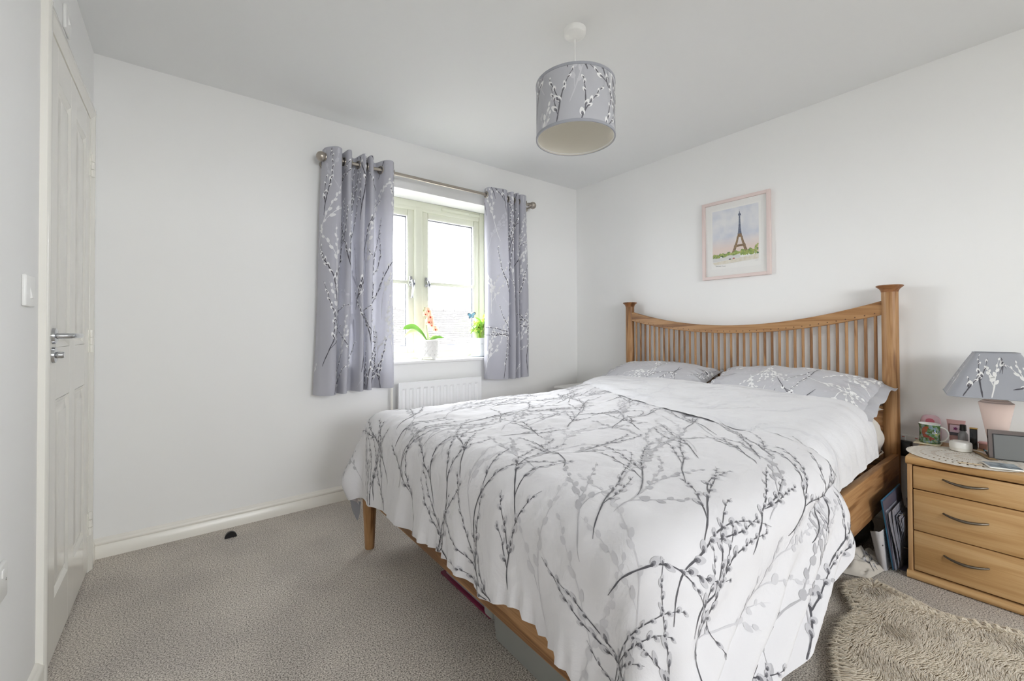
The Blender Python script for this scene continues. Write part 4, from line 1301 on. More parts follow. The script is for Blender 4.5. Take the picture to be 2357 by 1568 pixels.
TZ = 0.5205
M['lace'] = mat('cotton_lace', rgb(238, 232, 222), 0.95, bump=(500, 0.8, 0.002), var=(90, rgb(226, 219, 208)))
dl = thing('lace_doily', (-0.30, -2.555, TZ), 'cream crocheted lace doily covering the chest top', 'doily')
b = MB()
cxd, cyd, ra, rb = -0.305, -2.553, 0.184, 0.190
nr, na = 26, 168
V, Fs, mi_ = [], [], []
for i in range(nr + 1):
    f = 0.03 + 0.97 * i / nr
    for j in range(na):
        a = 2 * PI * j / na
        sc_ = 1 + (0.018 * abs(math.sin(a * 28)) if i == nr else 0)
        xx = cxd + ra * f * sc_ * math.cos(a); yy = cyd + rb * f * sc_ * math.sin(a)
        zz2 = TZ + 0.0016 + 0.0010 * math.sin(i * 2.1) * (1 if i < nr else 0)
        V.append((xx, yy, zz2))
for i in range(nr):
    hole_row = i in (3, 4, 8, 13, 14, 19)
    for j in range(na):
        if hole_row and (j % 4 == (i % 2) * 2):
            continue
        k2 = (j + 1) % na
        Fs.append((i * na + j, i * na + k2, (i + 1) * na + k2, (i + 1) * na + j))
b.add(V, Fs)
build('lace', b, M['lace'], dl, angle=180, fix=False)
build('centre', MB().lathe([(0.0, TZ + 0.0018), (ra * 0.032, TZ + 0.0014)], (cxd, cyd, 0), 24), M['lace'], dl)
DZ = TZ + 0.004

# table lamp
tl_ = thing('table_lamp', (-0.115, -2.622, TZ), 'pink ceramic table lamp with grey willow print shade', 'lamp')
lx, ly = -0.178, -2.628
M['pink_cer'] = mat('pink_ceramic', rgb(222, 201, 192), 0.45, spec=0.4)
build('base', MB().lathe([(0.0, DZ), (0.040, DZ), (0.041, DZ + 0.004), (0.036, DZ + 0.010), (0.024, DZ + 0.016), (0.021, DZ + 0.022), (0.0235, DZ + 0.035), (0.030, DZ + 0.08), (0.040, DZ + 0.145), (0.050, DZ + 0.205), (0.053, DZ + 0.222), (0.0525, DZ + 0.226), (0.047, DZ + 0.230), (0.044, DZ + 0.2305), (0.042, DZ + 0.235), (0.036, DZ + 0.237), (0.034, DZ + 0.242), (0.027, DZ + 0.245), (0.024, DZ + 0.250), (0.012, DZ + 0.252), (0.0, DZ + 0.252)], (lx, ly, 0), 40), M['pink_cer'], tl_)
build('stem', MB().tube([(lx, ly, DZ + 0.25), (lx, ly, DZ + 0.285)], 0.008, 12), mat('brass', rgb(190, 160, 100), 0.3, metal=1.0), tl_)
# square shade with rounded corners
rot = math.radians(10)
n1 = 120; nz = 18
zb_, zt2 = 0.783, 0.966
P = np.zeros((n1, nz, 3))
for j in range(nz):
    f = j / (nz - 1)
    hw = 0.064 + (0.154 - 0.064) * f
    rc = hw * 0.28
    z = zt2 + (zb_ - zt2) * f
    peri = []
    for q in range(4):
        for k in range(n1 // 4):
            g = k / (n1 // 4)
            # straight side then corner arc
            a0 = PI / 2 * q
            if g < 0.7:
                t_ = (g / 0.7 - 0.5) * 2 * (hw - rc)
                px2, py2 = hw, t_
            else:
                aa = (g - 0.7) / 0.3 * PI / 2
                px2, py2 = hw - rc + rc * math.cos(aa), hw - rc + rc * math.sin(aa)
            peri.append((px2 * math.cos(a0) - py2 * math.sin(a0), px2 * math.sin(a0) + py2 * math.cos(a0)))
    peri = np.array(peri)
    cr, sr = math.cos(rot), math.sin(rot)
    peri[-1] = peri[0] * 1.0 if False else peri[-1]
    P[:, j, 0] = lx + peri[:, 0] * cr - peri[:, 1] * sr
    P[:, j, 1] = ly + peri[:, 0] * sr + peri[:, 1] * cr
    P[:, j, 2] = z + 0.004 * math.sin(PI * f)
P = np.concatenate([P, P[:1]], 0)
cc = Cloth(P, 1.0, 0.2)
fl = (cc.N[0, 5] @ (P[0, 5] - np.array([lx, ly, P[0, 5, 2]]))) < 0
mb = MB().grid(P, flip=fl)
lc = Cloth(P, 1.0, 0.2, flip=fl)
rg = random.Random(6)
for (u_, v_, a_, l_, st_m) in ((0.565, 0.196, -1.50, 0.175, 'pale'), (0.545, 0.197, -1.75, 0.20, 'dark'), (0.500, 0.197, -1.45, 0.11, 'dark'), (0.615, 0.16, -0.35, 0.09, 'dark'), (0.665, 0.197, -1.70, 0.17, 'pale'), (0.70, 0.197, -1.35, 0.15, 'dark'), (0.60, 0.02, 1.4, 0.04, 'dark'),
                           (0.30, 0.197, -1.6, 0.17, 'dark'), (0.38, 0.197, -1.45, 0.13, 'pale'), (0.06, 0.197, -1.5, 0.18, 'dark'), (0.14, 0.197, -1.7, 0.15, 'pale'), (0.82, 0.197, -1.6, 0.17, 'dark'), (0.91, 0.197, -1.45, 0.16, 'dark')):
    branch(mb, lc, rg, (u_, v_), a_, l_, 0.0046, st_m, 0.0004, 0, 0.80)
lsh = build('shade', mb, LAMP_MATS, tl_, angle=180, fix=False)
build('binding', MB().tube([tuple(q) for q in P[:, -1]], 0.0022, 6, caps=False), LAMP_MATS[0], lsh)
build('top_ring', MB().tube([tuple(q) for q in P[:, 0]], 0.0018, 6, caps=False), LAMP_MATS[0], lsh)

# mug
mg = thing('mug', (-0.120, -2.410, TZ), 'china mug painted with a red squirrel on a coaster', 'mug')
cs = thing('coaster', (-0.125, -2.405, TZ), 'square cream coaster under the squirrel mug', 'coaster')
b = MB().box(-0.172, -0.080, -2.452, -2.362, TZ + 0.0035, TZ + 0.0075, 0.001)
build('board', b, mat('coaster_board', rgb(222, 212, 184), 0.5), cs)
build('cork', MB().box(-0.171, -0.081, -2.451, -2.363, TZ + 0.0025, TZ + 0.0037), mat('cork', rgb(150, 118, 84), 0.9), cs, smooth=False)
mz = TZ + 0.0078
mx_, my_ = -0.120, -2.412
mp_ = [(0.0, mz), (0.036, mz), (0.038, mz + 0.004), (0.0365, mz + 0.010), (0.036, mz + 0.045), (0.037, mz + 0.075), (0.0395, mz + 0.088)]
def mug_mat():
    m = bpy.data.materials.new('mug_painting'); m.use_nodes = True
    N_, L_ = m.node_tree.nodes, m.node_tree.links
    p = N_['Principled BSDF']; p.inputs['Roughness'].default_value = 0.15
    tc = N_.new('ShaderNodeTexCoord'); n = N_.new('ShaderNodeTexNoise'); n.inputs['Scale'].default_value = 70; n.inputs['Detail'].default_value = 5
    L_.new(tc.outputs['Object'], n.inputs['Vector'])
    r = N_.new('ShaderNodeValToRGB'); e = r.color_ramp.elements
    e[0].position, e[0].color = 0.34, rgb(46, 70, 44); e[1].position, e[1].color = 0.68, rgb(168, 176, 92)
    q = e.new(0.46); q.color = rgb(88, 120, 62); q = e.new(0.56); q.color = rgb(120, 140, 150)
    L_.new(n.outputs['Fac'], r.inputs['Fac']); L_.new(r.outputs['Color'], p.inputs['Base Color'])
    return m
M['china'] = mat('white_china', rgb(240, 240, 236), 0.12)
build('body', MB().lathe(mp_, (mx_, my_, 0), 40), mug_mat(), mg)
build('inside', MB().lathe([(0.0395, mz + 0.088), (0.0385, mz + 0.0895), (0.0372, mz + 0.088), (0.034, mz + 0.075), (0.033, mz + 0.008), (0.0, mz + 0.006)], (mx_, my_, 0), 40), M['china'], mg)
hdir = Vector((-0.05, -1.0, 0)).normalized()
hp = []
for k in range(15):
    a = -PI * 0.52 + PI * 1.04 * k / 14
    hp.append(Vector((mx_, my_, mz + 0.043)) + hdir * (0.031 + 0.033 * max(0.0, math.cos(a)) ** 0.85) + Vector((0, 0, 0.034 * math.sin(a) + 0.004 * math.cos(a))))
build('handle', MB().tube(hp, 0.0036, 10), M['china'], mg)
def on_mug(polys, name, m, lift=0.0004):
    """small painted shapes wrapped on the mug: (angle offset in cm along the wall, height in cm)"""
    b = MB()
    a_mid = math.atan2(CAM.y - my_, CAM.x - mx_) * 0 + PI + 0.06
    for po in polys:
        V = []
        for s_, h_ in po:
            r_ = np.interp(h_ / 100.0, [q[1] - mz for q in mp_[1:]], [q[0] for q in mp_[1:]]) + lift
            a = a_mid + (s_ / 100.0) / 0.0365
            V.append((mx_ + r_ * math.cos(a), my_ + r_ * math.sin(a), mz + h_ / 100.0))
        b.add(V, [tuple(range(len(V)))])
    return build(name, b, m, mg, smooth=False, fix=False)
def ell(cx_, cy_, a, c, t=0.0, n=12):
    return [(cx_ + a * math.cos(k * 2 * PI / n) * math.cos(t) - c * math.sin(k * 2 * PI / n) * math.sin(t), cy_ + a * math.cos(k * 2 * PI / n) * math.sin(t) + c * math.sin(k * 2 * PI / n) * math.cos(t)) for k in range(n)]
def strips(po, n=4):
    return [po]
on_mug([ell(0.6, 6.0, 1.9, 1.6)], 'painted_sky_patch', mat('mug_blue', rgb(128, 150, 190), 0.15), 0.0005)
on_mug([ell(-1.5, 6.2, 1.0, 1.5, -0.3), ell(-0.8, 7.4, 0.8, 0.6, 0.4), ell(-1.9, 4.6, 0.7, 1.2, 0.2)], 'painted_squirrel_tail', mat('mug_russet', rgb(150, 78, 48), 0.15), 0.0010)
on_mug([ell(-1.3, 3.5, 1.0, 0.8, -0.3), ell(0.0, 3.0, 1.3, 0.6, -0.3), ell(1.3, 2.4, 0.7, 0.5, -0.2), ell(0.5, 2.0, 0.35, 0.7, 0.2)], 'painted_squirrel_body', mat('mug_russet_dark', rgb(132, 58, 42), 0.15), 0.0013)
on_mug([ell(1.8 + 0.5 * math.cos(k * 1.25), 5.3 + 0.45 * math.sin(k * 1.25), 0.22, 0.2) for k in range(5)] + [ell(2.6, 5.1, 0.3, 0.25)], 'painted_blossom', mat('mug_blossom', rgb(236, 226, 232), 0.15), 0.0012)

pk = thing('pink_container', (-0.055, -2.402, TZ), 'pink rounded plastic container behind the squirrel mug', 'container')
M['pink_pl'] = mat('pink_plastic', rgb(226, 190, 200), 0.25)
b = MB()
P = []
prof = [(0.0, 0.128), (0.018, 0.1265), (0.028, 0.121), (0.0345, 0.110), (0.037, 0.095), (0.037, 0.02), (0.034, 0.004), (0.0, 0.003)]
b.lathe([(r, TZ + z) for r, z in prof], (-0.040, -2.405, 0), 30, sx=0.45)
build('body', b, M['pink_pl'], pk)
build('emblem', MB().lathe([(0.0, -0.0182), (0.016, -0.0180), (0.0165, -0.0150)], (-0.040, -2.405, TZ + 0.098), 22, axis='x', sx=1.0, sy=0.85), mat('rose_pink', rgb(212, 110, 128), 0.3), pk)

tu = thing('cream_tube', (-0.045, -2.490, TZ), 'flat pink cosmetic tube standing against wall behind jar', 'tube')
b = MB()
rings = []
for z, hw, hd_ in ((0.004, 0.021, 0.014), (0.03, 0.023, 0.014), (0.07, 0.027, 0.010), (0.10, 0.030, 0.005), (0.113, 0.0315, 0.0012), (0.117, 0.0318, 0.0010)):
    rings.append([(-0.045 + hd_ * math.sin(2 * PI * k / 20), -2.492 + hw * math.cos(2 * PI * k / 20), TZ + z) for k in range(20)])
V = [q for r_ in rings for q in r_]
Fs = [(i * 20 + j, i * 20 + (j + 1) % 20, (i + 1) * 20 + (j + 1) % 20, (i + 1) * 20 + j) for i in range(5) for j in range(20)] + [tuple(range(19, -1, -1)), tuple(100 + j for j in range(20))]
tub = build('body', b.add(V, Fs), mat('dusty_pink', rgb(216, 172, 170), 0.35), tu)
def yz_quad(y0, y1, z0, z1, x0, x1):
    return [(x0, y0, z0), (x0, y1, z0), (x1, y1, z1), (x1, y0, z1)]
for nm_, q, cc_ in (('label_border', (-2.515, -2.468, 0.048, 0.098, -0.0595, -0.0535), rgb(128, 86, 78)), ('label_panel', (-2.511, -2.472, 0.056, 0.094, -0.0602, -0.0545), rgb(228, 196, 210)), ('label_foot', (-2.513, -2.470, 0.046, 0.060, -0.0610, -0.0600), rgb(84, 76, 84))):
    build(nm_, MB().add(yz_quad(q[0], q[1], TZ + q[2], TZ + q[3], q[4], q[5]), [(0, 1, 2, 3)]), mat(nm_, cc_, 0.4), tub, smooth=False, fix=False)
build('label_flower', MB().add([(-0.0605, -2.4915 + 0.009 * math.cos(a) * (1 if k % 2 else 0.55), TZ + 0.078 + 0.009 * math.sin(a) * (1 if k % 2 else 0.55)) for k, a in enumerate(np.linspace(0, 2 * PI, 11)[:-1])], [tuple(range(10))]), mat('magenta_flower', rgb(140, 40, 110), 0.4), tub, smooth=False, fix=False)

bo = thing('small_bottle', (-0.070, -2.517, TZ), 'small clear grey bottle with black cap behind cream jar', 'bottle')
bx_, by_ = -0.078, -2.518
build('body', MB().lathe([(0.0, DZ), (0.016, DZ), (0.0175, DZ + 0.003), (0.0175, DZ + 0.045), (0.0165, DZ + 0.055), (0.012, DZ + 0.065), (0.0085, DZ + 0.070), (0.0085, DZ + 0.074), (0.0, DZ + 0.074)], (bx_, by_, 0), 28), mat('frosted_grey', rgb(176, 178, 182), 0.2, trans=0.35), bo)
build('cap', MB().lathe([(0.0, DZ + 0.100), (0.009, DZ + 0.100), (0.0105, DZ + 0.0985), (0.0118, DZ + 0.072), (0.0, DZ + 0.072)], (bx_, by_, 0), 24), M['black'], bo)

at_ = thing('black_atomiser', (-0.105, -2.552, TZ), 'tall square black atomiser with gold top beside lamp base', 'perfume')
build('body', MB().box(-0.118, -0.094, -2.566, -2.542, DZ, DZ + 0.091, 0.003), mat('gloss_black', rgb(22, 22, 24), 0.12), at_)
build('gold_top', MB().box(-0.119, -0.093, -2.567, -2.541, DZ + 0.0912, DZ + 0.0955, 0.002), mat('gold', rgb(206, 168, 92), 0.25, metal=1.0), at_)

jr = thing('cream_jar', (-0.185, -2.520, TZ), 'round white screw top cream jar on lace doily', 'jar')
build('pot', MB().lathe([(0.0, DZ), (0.033, DZ), (0.0355, DZ + 0.003), (0.0358, DZ + 0.014), (0.0, DZ + 0.014)], (-0.187, -2.521, 0), 36), mat('jar_white', rgb(240, 238, 230), 0.3), jr)
build('lid', MB().lathe([(0.0, DZ + 0.0395), (0.022, DZ + 0.0395), (0.0235, DZ + 0.0415), (0.029, DZ + 0.0415), (0.0345, DZ + 0.038), (0.0365, DZ + 0.032), (0.0368, DZ + 0.0145), (0.0, DZ + 0.0145)], (-0.187, -2.521, 0), 40), mat('lid_white', rgb(244, 243, 238), 0.28), jr)

sb_ = thing('trinket_box', (-0.060, -2.578, TZ), 'tiny pink and brown trinket box behind black atomiser', 'box')
build('body', MB().box(-0.075, -0.045, -2.592, -2.566, TZ + 0.002, TZ + 0.026, 0.002), mat('trinket_brown', rgb(140, 104, 90), 0.5), sb_)
build('lid', MB().box(-0.077, -0.043, -2.594, -2.564, TZ + 0.026, TZ + 0.034, 0.003), mat('trinket_pink', rgb(214, 164, 160), 0.4), sb_)

pf = thing('digital_photo_frame', (-0.235, -2.67, TZ), 'dark mirror edged digital frame with grey blank screen', 'photo frame')
fa, fb_ = Vector((-0.263, -2.612, 0)), Vector((-0.215, -2.745, 0))
du_ = (fb_ - fa).normalized(); dn_ = Vector((-du_.y, du_.x, 0)) * -1
if dn_.x > 0: dn_ = -dn_
def fr(u, d, z):
    lean = 0.10 * z
    p = fa + du_ * u - dn_ * (d + lean)
    return (p.x, p.y, DZ + z)
def slab(u0, u1, z0, z1, d0, d1):
    return MB().add([fr(u0, d0, z0), fr(u1, d0, z0), fr(u1, d0, z1), fr(u0, d0, z1), fr(u0, d1, z0), fr(u1, d1, z0), fr(u1, d1, z1), fr(u0, d1, z1)], [(0, 1, 2, 3), (7, 6, 5, 4), (0, 4, 5, 1), (1, 5, 6, 2), (2, 6, 7, 3), (3, 7, 4, 0)])
ufw = 0.141
build('surround', slab(0, ufw, 0.0, 0.119, 0.0, 0.012), mat('mirror_edge', rgb(104, 96, 94), 0.12, metal=0.85), pf, smooth=False)
build('bezel', slab(0.012, ufw - 0.012, 0.0, 0.104, -0.0012, 0.001), M['black'], pf, smooth=False)
build('screen', slab(0.0155, ufw - 0.0155, 0.003, 0.1005, -0.0018, -0.0008), mat('grey_screen', rgb(112, 114, 114), 0.35), pf, smooth=False)
build('stand', slab(0.05, 0.09, 0.0, 0.07, 0.012, 0.03), M['black'], pf, smooth=False)

tile = thing('picture_coaster', (-0.39, -2.655, TZ), 'blue grey patterned coaster lying on front of doily', 'coaster')
b = MB().box(-0.045, 0.045, -0.047, 0.047, DZ + 0.0003, DZ + 0.0058, 0.0022, 2)
ct, st_ = math.cos(0.35), math.sin(0.35)
b.v = [(-0.392 + p[0] * ct - p[1] * st_, -2.655 + p[0] * st_ + p[1] * ct, p[2]) for p in b.v]
build('board', b, M['china'], tile)
b = MB().box(-0.042, 0.042, -0.044, 0.044, DZ + 0.0058, DZ + 0.0062)
b.v = [(-0.392 + p[0] * ct - p[1] * st_, -2.655 + p[0] * st_ + p[1] * ct, p[2]) for p in b.v]
build('printed_top', b, mat('misty_trees', rgb(176, 188, 196), 0.2, var=(38, rgb(86, 98, 108))), tile, smooth=False)

ff = thing('nail_file', (-0.43, -2.57, TZ), 'thin wooden emery board lying on lace doily', 'nail file')
b = MB()
p0, p1 = Vector((-0.440, -2.542, DZ)), Vector((-0.420, -2.600, DZ))
dd = (p1 - p0).normalized(); nn_ = Vector((-dd.y, dd.x, 0))
outl = [p0 + nn_ * 0.005 * math.cos(a) - dd * 0.005 * abs(math.sin(a)) for a in np.linspace(PI, 0, 6)] + [p1 + nn_ * 0.005 * math.cos(a) + dd * 0.005 * abs(math.sin(a)) for a in np.linspace(0, PI, 6)]
b.extrude([(q.x, q.y) for q in outl], 2, DZ, DZ + 0.002)
build('board', b, mat('emery', rgb(214, 196, 166), 0.8), ff)
en = thing('brown_envelope', (-0.20, -2.585, TZ), 'brown paper envelope half under digital frame', 'envelope')
b = MB().add([(-0.155, -2.550, DZ + 0.001), (-0.165, -2.575, DZ + 0.001), (-0.285, -2.640, DZ + 0.001), (-0.290, -2.612, DZ + 0.001)], [(0, 1, 2, 3)])
b.add([(p[0], p[1], p[2] + 0.0015) for p in b.v], [(0, 1, 2, 3)])
build('paper', b, mat('kraft', rgb(178, 148, 108), 0.85), en, smooth=False)
pe = thing('ballpoint_pen', (-0.20, -2.60, TZ), 'black ballpoint pen with turquoise band against digital frame', 'pen')
b = MB().tube([(-0.135, -2.588, DZ + 0.009), (-0.180, -2.598, DZ + 0.009), (-0.245, -2.612, DZ + 0.009), (-0.258, -2.615, DZ + 0.009)], [0.0042, 0.005, 0.0052, 0.002], 12)
build('barrel', b, M['black'], pe)
build('band', MB().tube([(-0.165, -2.5947, DZ + 0.009), (-0.180, -2.598, DZ + 0.009)], 0.0056, 12), mat('turquoise', rgb(90, 176, 196), 0.3), pe)

# ================================================================== THINGS ON THE SILL
SZ = ZS + 0.0005
oc = thing('orchid', (-1.516, 0.065, ZS), 'peach orchid in white quilted pot on window sill', 'plant')
ox, oy = -1.516, 0.068
M['quilt'] = mat('white_quilt_ceramic', rgb(244, 243, 240), 0.35)
pot = MB()
n1, n2 = 120, 40
P = np.zeros((n1 + 1, n2, 3))
for i in range(n1 + 1):
    a = 2 * PI * i / n1
    for j in range(n2):
        f = j / (n2 - 1)
        z = 0.018 + 0.125 * f
        r = 0.083
        if 0.1 < f < 0.88:
            g1 = abs(math.sin((a * 7 + (f - 0.1) / 0.78 * PI * 2.0)))
            g2 = abs(math.sin((a * 7 - (f - 0.1) / 0.78 * PI * 2.0)))
            r += 0.0035 * min(g1, g2, 0.6) / 0.6
        elif f >= 0.9:
            r += 0.004 + 0.001 * math.sin(a * 60)
        elif f <= 0.08:
            r += 0.004
        P[i, j] = (ox + r * math.cos(a), oy + r * math.sin(a), ZS + z)
pot.grid(P)
pot.lathe([(0.083, ZS + 0.143), (0.078, ZS + 0.144), (0.076, ZS + 0.125), (0.0, ZS + 0.125)], (ox, oy, 0), 40)
pot.lathe([(0.0, ZS + 0.018), (0.085, ZS + 0.018)], (ox, oy, 0), 40)
po = build('pot', pot, M['quilt'], oc, angle=60)
b = MB()
for k in range(14):
    for r in range(4):
        a = 2 * PI * (k + 0.5 * (r % 2)) / 14
        f = 0.14 + r * 0.235
        b.sphere((ox + 0.0845 * math.cos(a), oy + 0.0845 * math.sin(a), ZS + 0.018 + 0.125 * f), 0.0026, 6)
tag(build('studs', b, mat('grey_stud', rgb(150, 148, 146), 0.4), po), kind='stuff')
for k in range(4):
    a = 2 * PI * k / 4 + 0.35 - PI / 2
    build('foot', MB().lathe([(0.0, 0.0), (0.008, 0.0), (0.012, 0.006), (0.017, 0.018), (0.0, 0.02)], (ox + 0.068 * math.cos(a), oy + 0.068 * math.sin(a), ZS + 0.0005), 14), M['quilt'], oc)
M['soil'] = mat('bark_soil', rgb(74, 58, 44), 0.95, bump=(160, 1.0, 0.004))
build('bark', MB().lathe([(0.0, ZS + 0.134), (0.05, ZS + 0.132), (0.077, ZS + 0.126)], (ox, oy, 0), 28), M['soil'], oc)
def leafm(pts, widths, fold=0.25, sidev=None):
    """a leaf blade along a curve: three verts across"""
    pts = catmull(pts, 5)
    t = np.linspace(0, 1, len(pts))
    wd = np.interp(t, np.linspace(0, 1, len(widths)), widths)
    b = MB()
    V, Fs = [], []
    for i, p in enumerate(pts):
        d = pts[min(i + 1, len(pts) - 1)] - pts[max(i - 1, 0)]
        d = d / max(np.linalg.norm(d), 1e-9)
        s = np.cross(d, np.array([0, 0, 1.0])) if sidev is None else np.array(sidev, float)
        s = s - d * (s @ d)
        s = s / max(np.linalg.norm(s), 1e-6)
        up = np.cross(s, d)
        V += [p + s * wd[i] + up * wd[i] * fold, p + s * wd[i] * 0.5 + up * wd[i] * fold * 0.35, p, p - s * wd[i] * 0.5 + up * wd[i] * fold * 0.35, p - s * wd[i] + up * wd[i] * fold]
        if i:
            o = (i - 1) * 5
            for k in range(4):
                Fs.append((o + k, o + k + 1, o + 6 + k, o + 5 + k))
    return b.add(V, Fs)
M['orch_leaf'] = fabric('orchid_leaf', rgb(112, 160, 72), rough=0.4, sheen=0.0, scale=40, strength=0.1, translucent=0.3)
M['orch_pale'] = fabric('orchid_leaf_pale', rgb(176, 196, 140), rough=0.4, sheen=0.0, scale=40, strength=0.1, translucent=0.3)
cz = ZS + 0.135
for pts, wd_, mt, sv in (
        ([(ox - 0.005, oy - 0.01, cz), (ox - 0.055, oy - 0.015, cz + 0.062), (ox - 0.12, oy - 0.03, cz + 0.104), (ox - 0.175, oy - 0.03, cz + 0.098), (ox - 0.200, oy - 0.03, cz + 0.086)], [0.006, 0.018, 0.021, 0.018, 0.002], 'orch_leaf', (0.25, 0.45, 0.85)),
        ([(ox - 0.004, oy + 0.005, cz), (ox - 0.045, oy + 0.0, cz + 0.052), (ox - 0.105, oy - 0.0, cz + 0.078), (ox - 0.165, oy - 0.01, cz + 0.046), (ox - 0.200, oy - 0.012, cz - 0.002)], [0.005, 0.014, 0.016, 0.013, 0.002], 'orch_pale', (0.25, 0.7, 0.66)),
        ([(ox + 0.006, oy, cz), (ox + 0.05, oy - 0.015, cz + 0.026), (ox + 0.10, oy - 0.02, cz + 0.030), (ox + 0.128, oy - 0.02, cz + 0.022)], [0.004, 0.014, 0.014, 0.002], 'orch_leaf', (0.1, 0.6, 0.75)),
        ([(ox + 0.006, oy + 0.01, cz), (ox + 0.07, oy + 0.02, cz + 0.044), (ox + 0.12, oy + 0.02, cz + 0.030), (ox + 0.165, oy + 0.015, cz + 0.002)], [0.003, 0.008, 0.006, 0.001], 'orch_pale', (0, 0.8, 0.55)),
        ([(ox + 0.002, oy, cz), (ox + 0.003, oy - 0.008, cz + 0.04), (ox - 0.001, oy - 0.012, cz + 0.068)], [0.005, 0.007, 0.001], 'orch_pale', (1, 0, 0))):
    build('leaf', leafm(pts, wd_, 0.2, sv), M[mt], oc, angle=180, fix=False)
M['stemgreen'] = mat('green_stem', rgb(142, 150, 86), 0.6)
b = MB().tube([(ox + 0.002, oy, cz), (ox - 0.002, oy, cz + 0.09), (ox - 0.018, oy - 0.005, cz + 0.17), (ox - 0.032, oy - 0.01, cz + 0.222), (ox - 0.026, oy - 0.012, cz + 0.243)], 0.0018, 7)
b.tube([(ox + 0.002, oy, cz), (ox + 0.03, oy - 0.01, cz + 0.05), (ox + 0.062, oy - 0.014, cz + 0.085)], 0.0015, 7)
build('stem', b, M['stemgreen'], oc)
M['petal'] = fabric('peach_petal', rgb(250, 226, 206), rough=0.6, sheen=0.1, scale=120, strength=0.1, translucent=0.3)
M['petal2'] = fabric('deep_peach_petal', rgb(246, 212, 190), rough=0.6, sheen=0.1, scale=120, strength=0.1, translucent=0.3)
M['throat'] = mat('coral_throat', rgb(214, 84, 66), 0.5)
rg = random.Random(9)
for (fx, fz, s, tx, tz) in ((0.002, 0.222, 0.024, 0.3, 0.2), (-0.020, 0.198, 0.017, -0.5, 0.1), (0.016, 0.180, 0.027, 0.5, 0.1), (0.006, 0.142, 0.026, 0.2, -0.1), (0.030, 0.140, 0.022, 0.8, 0.0), (0.030, 0.118, 0.020, 0.6, -0.5), (0.060, 0.086, 0.024, 0.2, 0.15)):
    s *= 1.3
    c = np.array([ox + fx, oy - 0.012, cz + fz])
    fwd = np.array([tx * 0.6, -1.0, tz]); fwd /= np.linalg.norm(fwd)
    sx = np.cross(fwd, [0, 0, 1.0]); sx /= np.linalg.norm(sx); sz = np.cross(sx, fwd)
    b = MB()
    for k, (ang_, ln, wd_) in enumerate(((90, 1.0, 0.42), (210, 0.95, 0.40), (330, 0.95, 0.40), (25, 1.05, 0.75), (155, 1.05, 0.75))):
        a = math.radians(ang_ + rg.uniform(-8, 8))
        dirv = sx * math.cos(a) + sz * math.sin(a)
        sdv = -sx * math.sin(a) + sz * math.cos(a)
        pts = [c, c + dirv * s * 0.5 * ln + fwd * s * 0.12, c + dirv * s * ln + fwd * s * 0.02]
        lf = leafm(pts, [s * 0.12, s * wd_, s * wd_ * 0.85, s * 0.15], 0.12, sdv)
        b.add(lf.v, lf.f, k % 2)
    fo = build('flower', b, [M['petal'], M['petal2']], oc, angle=180, fix=False)
    build('lip', MB().sphere(tuple(c + fwd * s * 0.16 - sz * s * 0.15), s * 0.2, 8, sc=(1, 1, 1.2)), M['throat'], fo)
for (fx, fz) in ((-0.032, 0.226), (-0.024, 0.245), (-0.012, 0.236)):
    build('bud', MB().sphere((ox + fx, oy - 0.01, cz + fz), 0.0045, 8, sc=(1, 1, 1.3)), M['stemgreen'], oc)

gp = thing('green_houseplant', (-1.03, 0.10, ZS), 'bushy variegated green plant in plain white pot on sill', 'plant')
gx, gy = -1.028, 0.098
M['white_pot'] = mat('white_pot', rgb(240, 242, 242), 0.25)
sa_ = thing('plant_saucer', (gx, gy, ZS), 'thin grey saucer under the white plant pot', 'saucer')
build('dish', MB().lathe([(0.0, ZS + 0.001), (0.082, ZS + 0.001), (0.093, ZS + 0.006), (0.094, ZS + 0.0075), (0.082, ZS + 0.005), (0.0, ZS + 0.004)], (gx, gy, 0), 40), mat('saucer_grey', rgb(196, 202, 208), 0.25), sa_)
gpo = build('pot', MB().lathe([(0.0, ZS + 0.006), (0.070, ZS + 0.006), (0.072, ZS + 0.009), (0.0895, ZS + 0.148), (0.0895, ZS + 0.152), (0.085, ZS + 0.152), (0.082, ZS + 0.140), (0.0, ZS + 0.138)], (gx, gy, 0), 44), M['white_pot'], gp)
b = MB()
for k in range(7):
    a = -PI / 2 - 0.48 + k * 0.022
    r = 0.0855
    b.add([(gx + r * math.cos(a), gy + r * math.sin(a), ZS + 0.103), (gx + r * math.cos(a + 0.016), gy + r * math.sin(a + 0.016), ZS + 0.103), (gx + r * math.cos(a + 0.016), gy + r * math.sin(a + 0.016), ZS + 0.106), (gx + r * math.cos(a), gy + r * math.sin(a), ZS + 0.106)], [(0, 1, 2, 3)])
build('pot_mark', b, M['ink'], gpo, smooth=False, fix=False)
build('soil', MB().lathe([(0.0, ZS + 0.142), (0.083, ZS + 0.140)], (gx, gy, 0), 30), M['soil'], gp)
M['leaf_a'] = fabric('leaf_mid_green', rgb(138, 192, 76), rough=0.45, sheen=0, scale=30, strength=0.1, translucent=0.35)
M['leaf_b'] = fabric('leaf_yellow_green', rgb(198, 222, 110), rough=0.45, sheen=0, scale=30, strength=0.1, translucent=0.35)
M['leaf_c'] = fabric('leaf_cream', rgb(226, 230, 180), rough=0.45, sheen=0, scale=30, strength=0.1, translucent=0.35)
M['leaf_d'] = fabric('leaf_deep_green', rgb(96, 150, 70), rough=0.45, sheen=0, scale=30, strength=0.1, translucent=0.3)
rg = random.Random(17)
base_z = ZS + 0.142
leaves = []
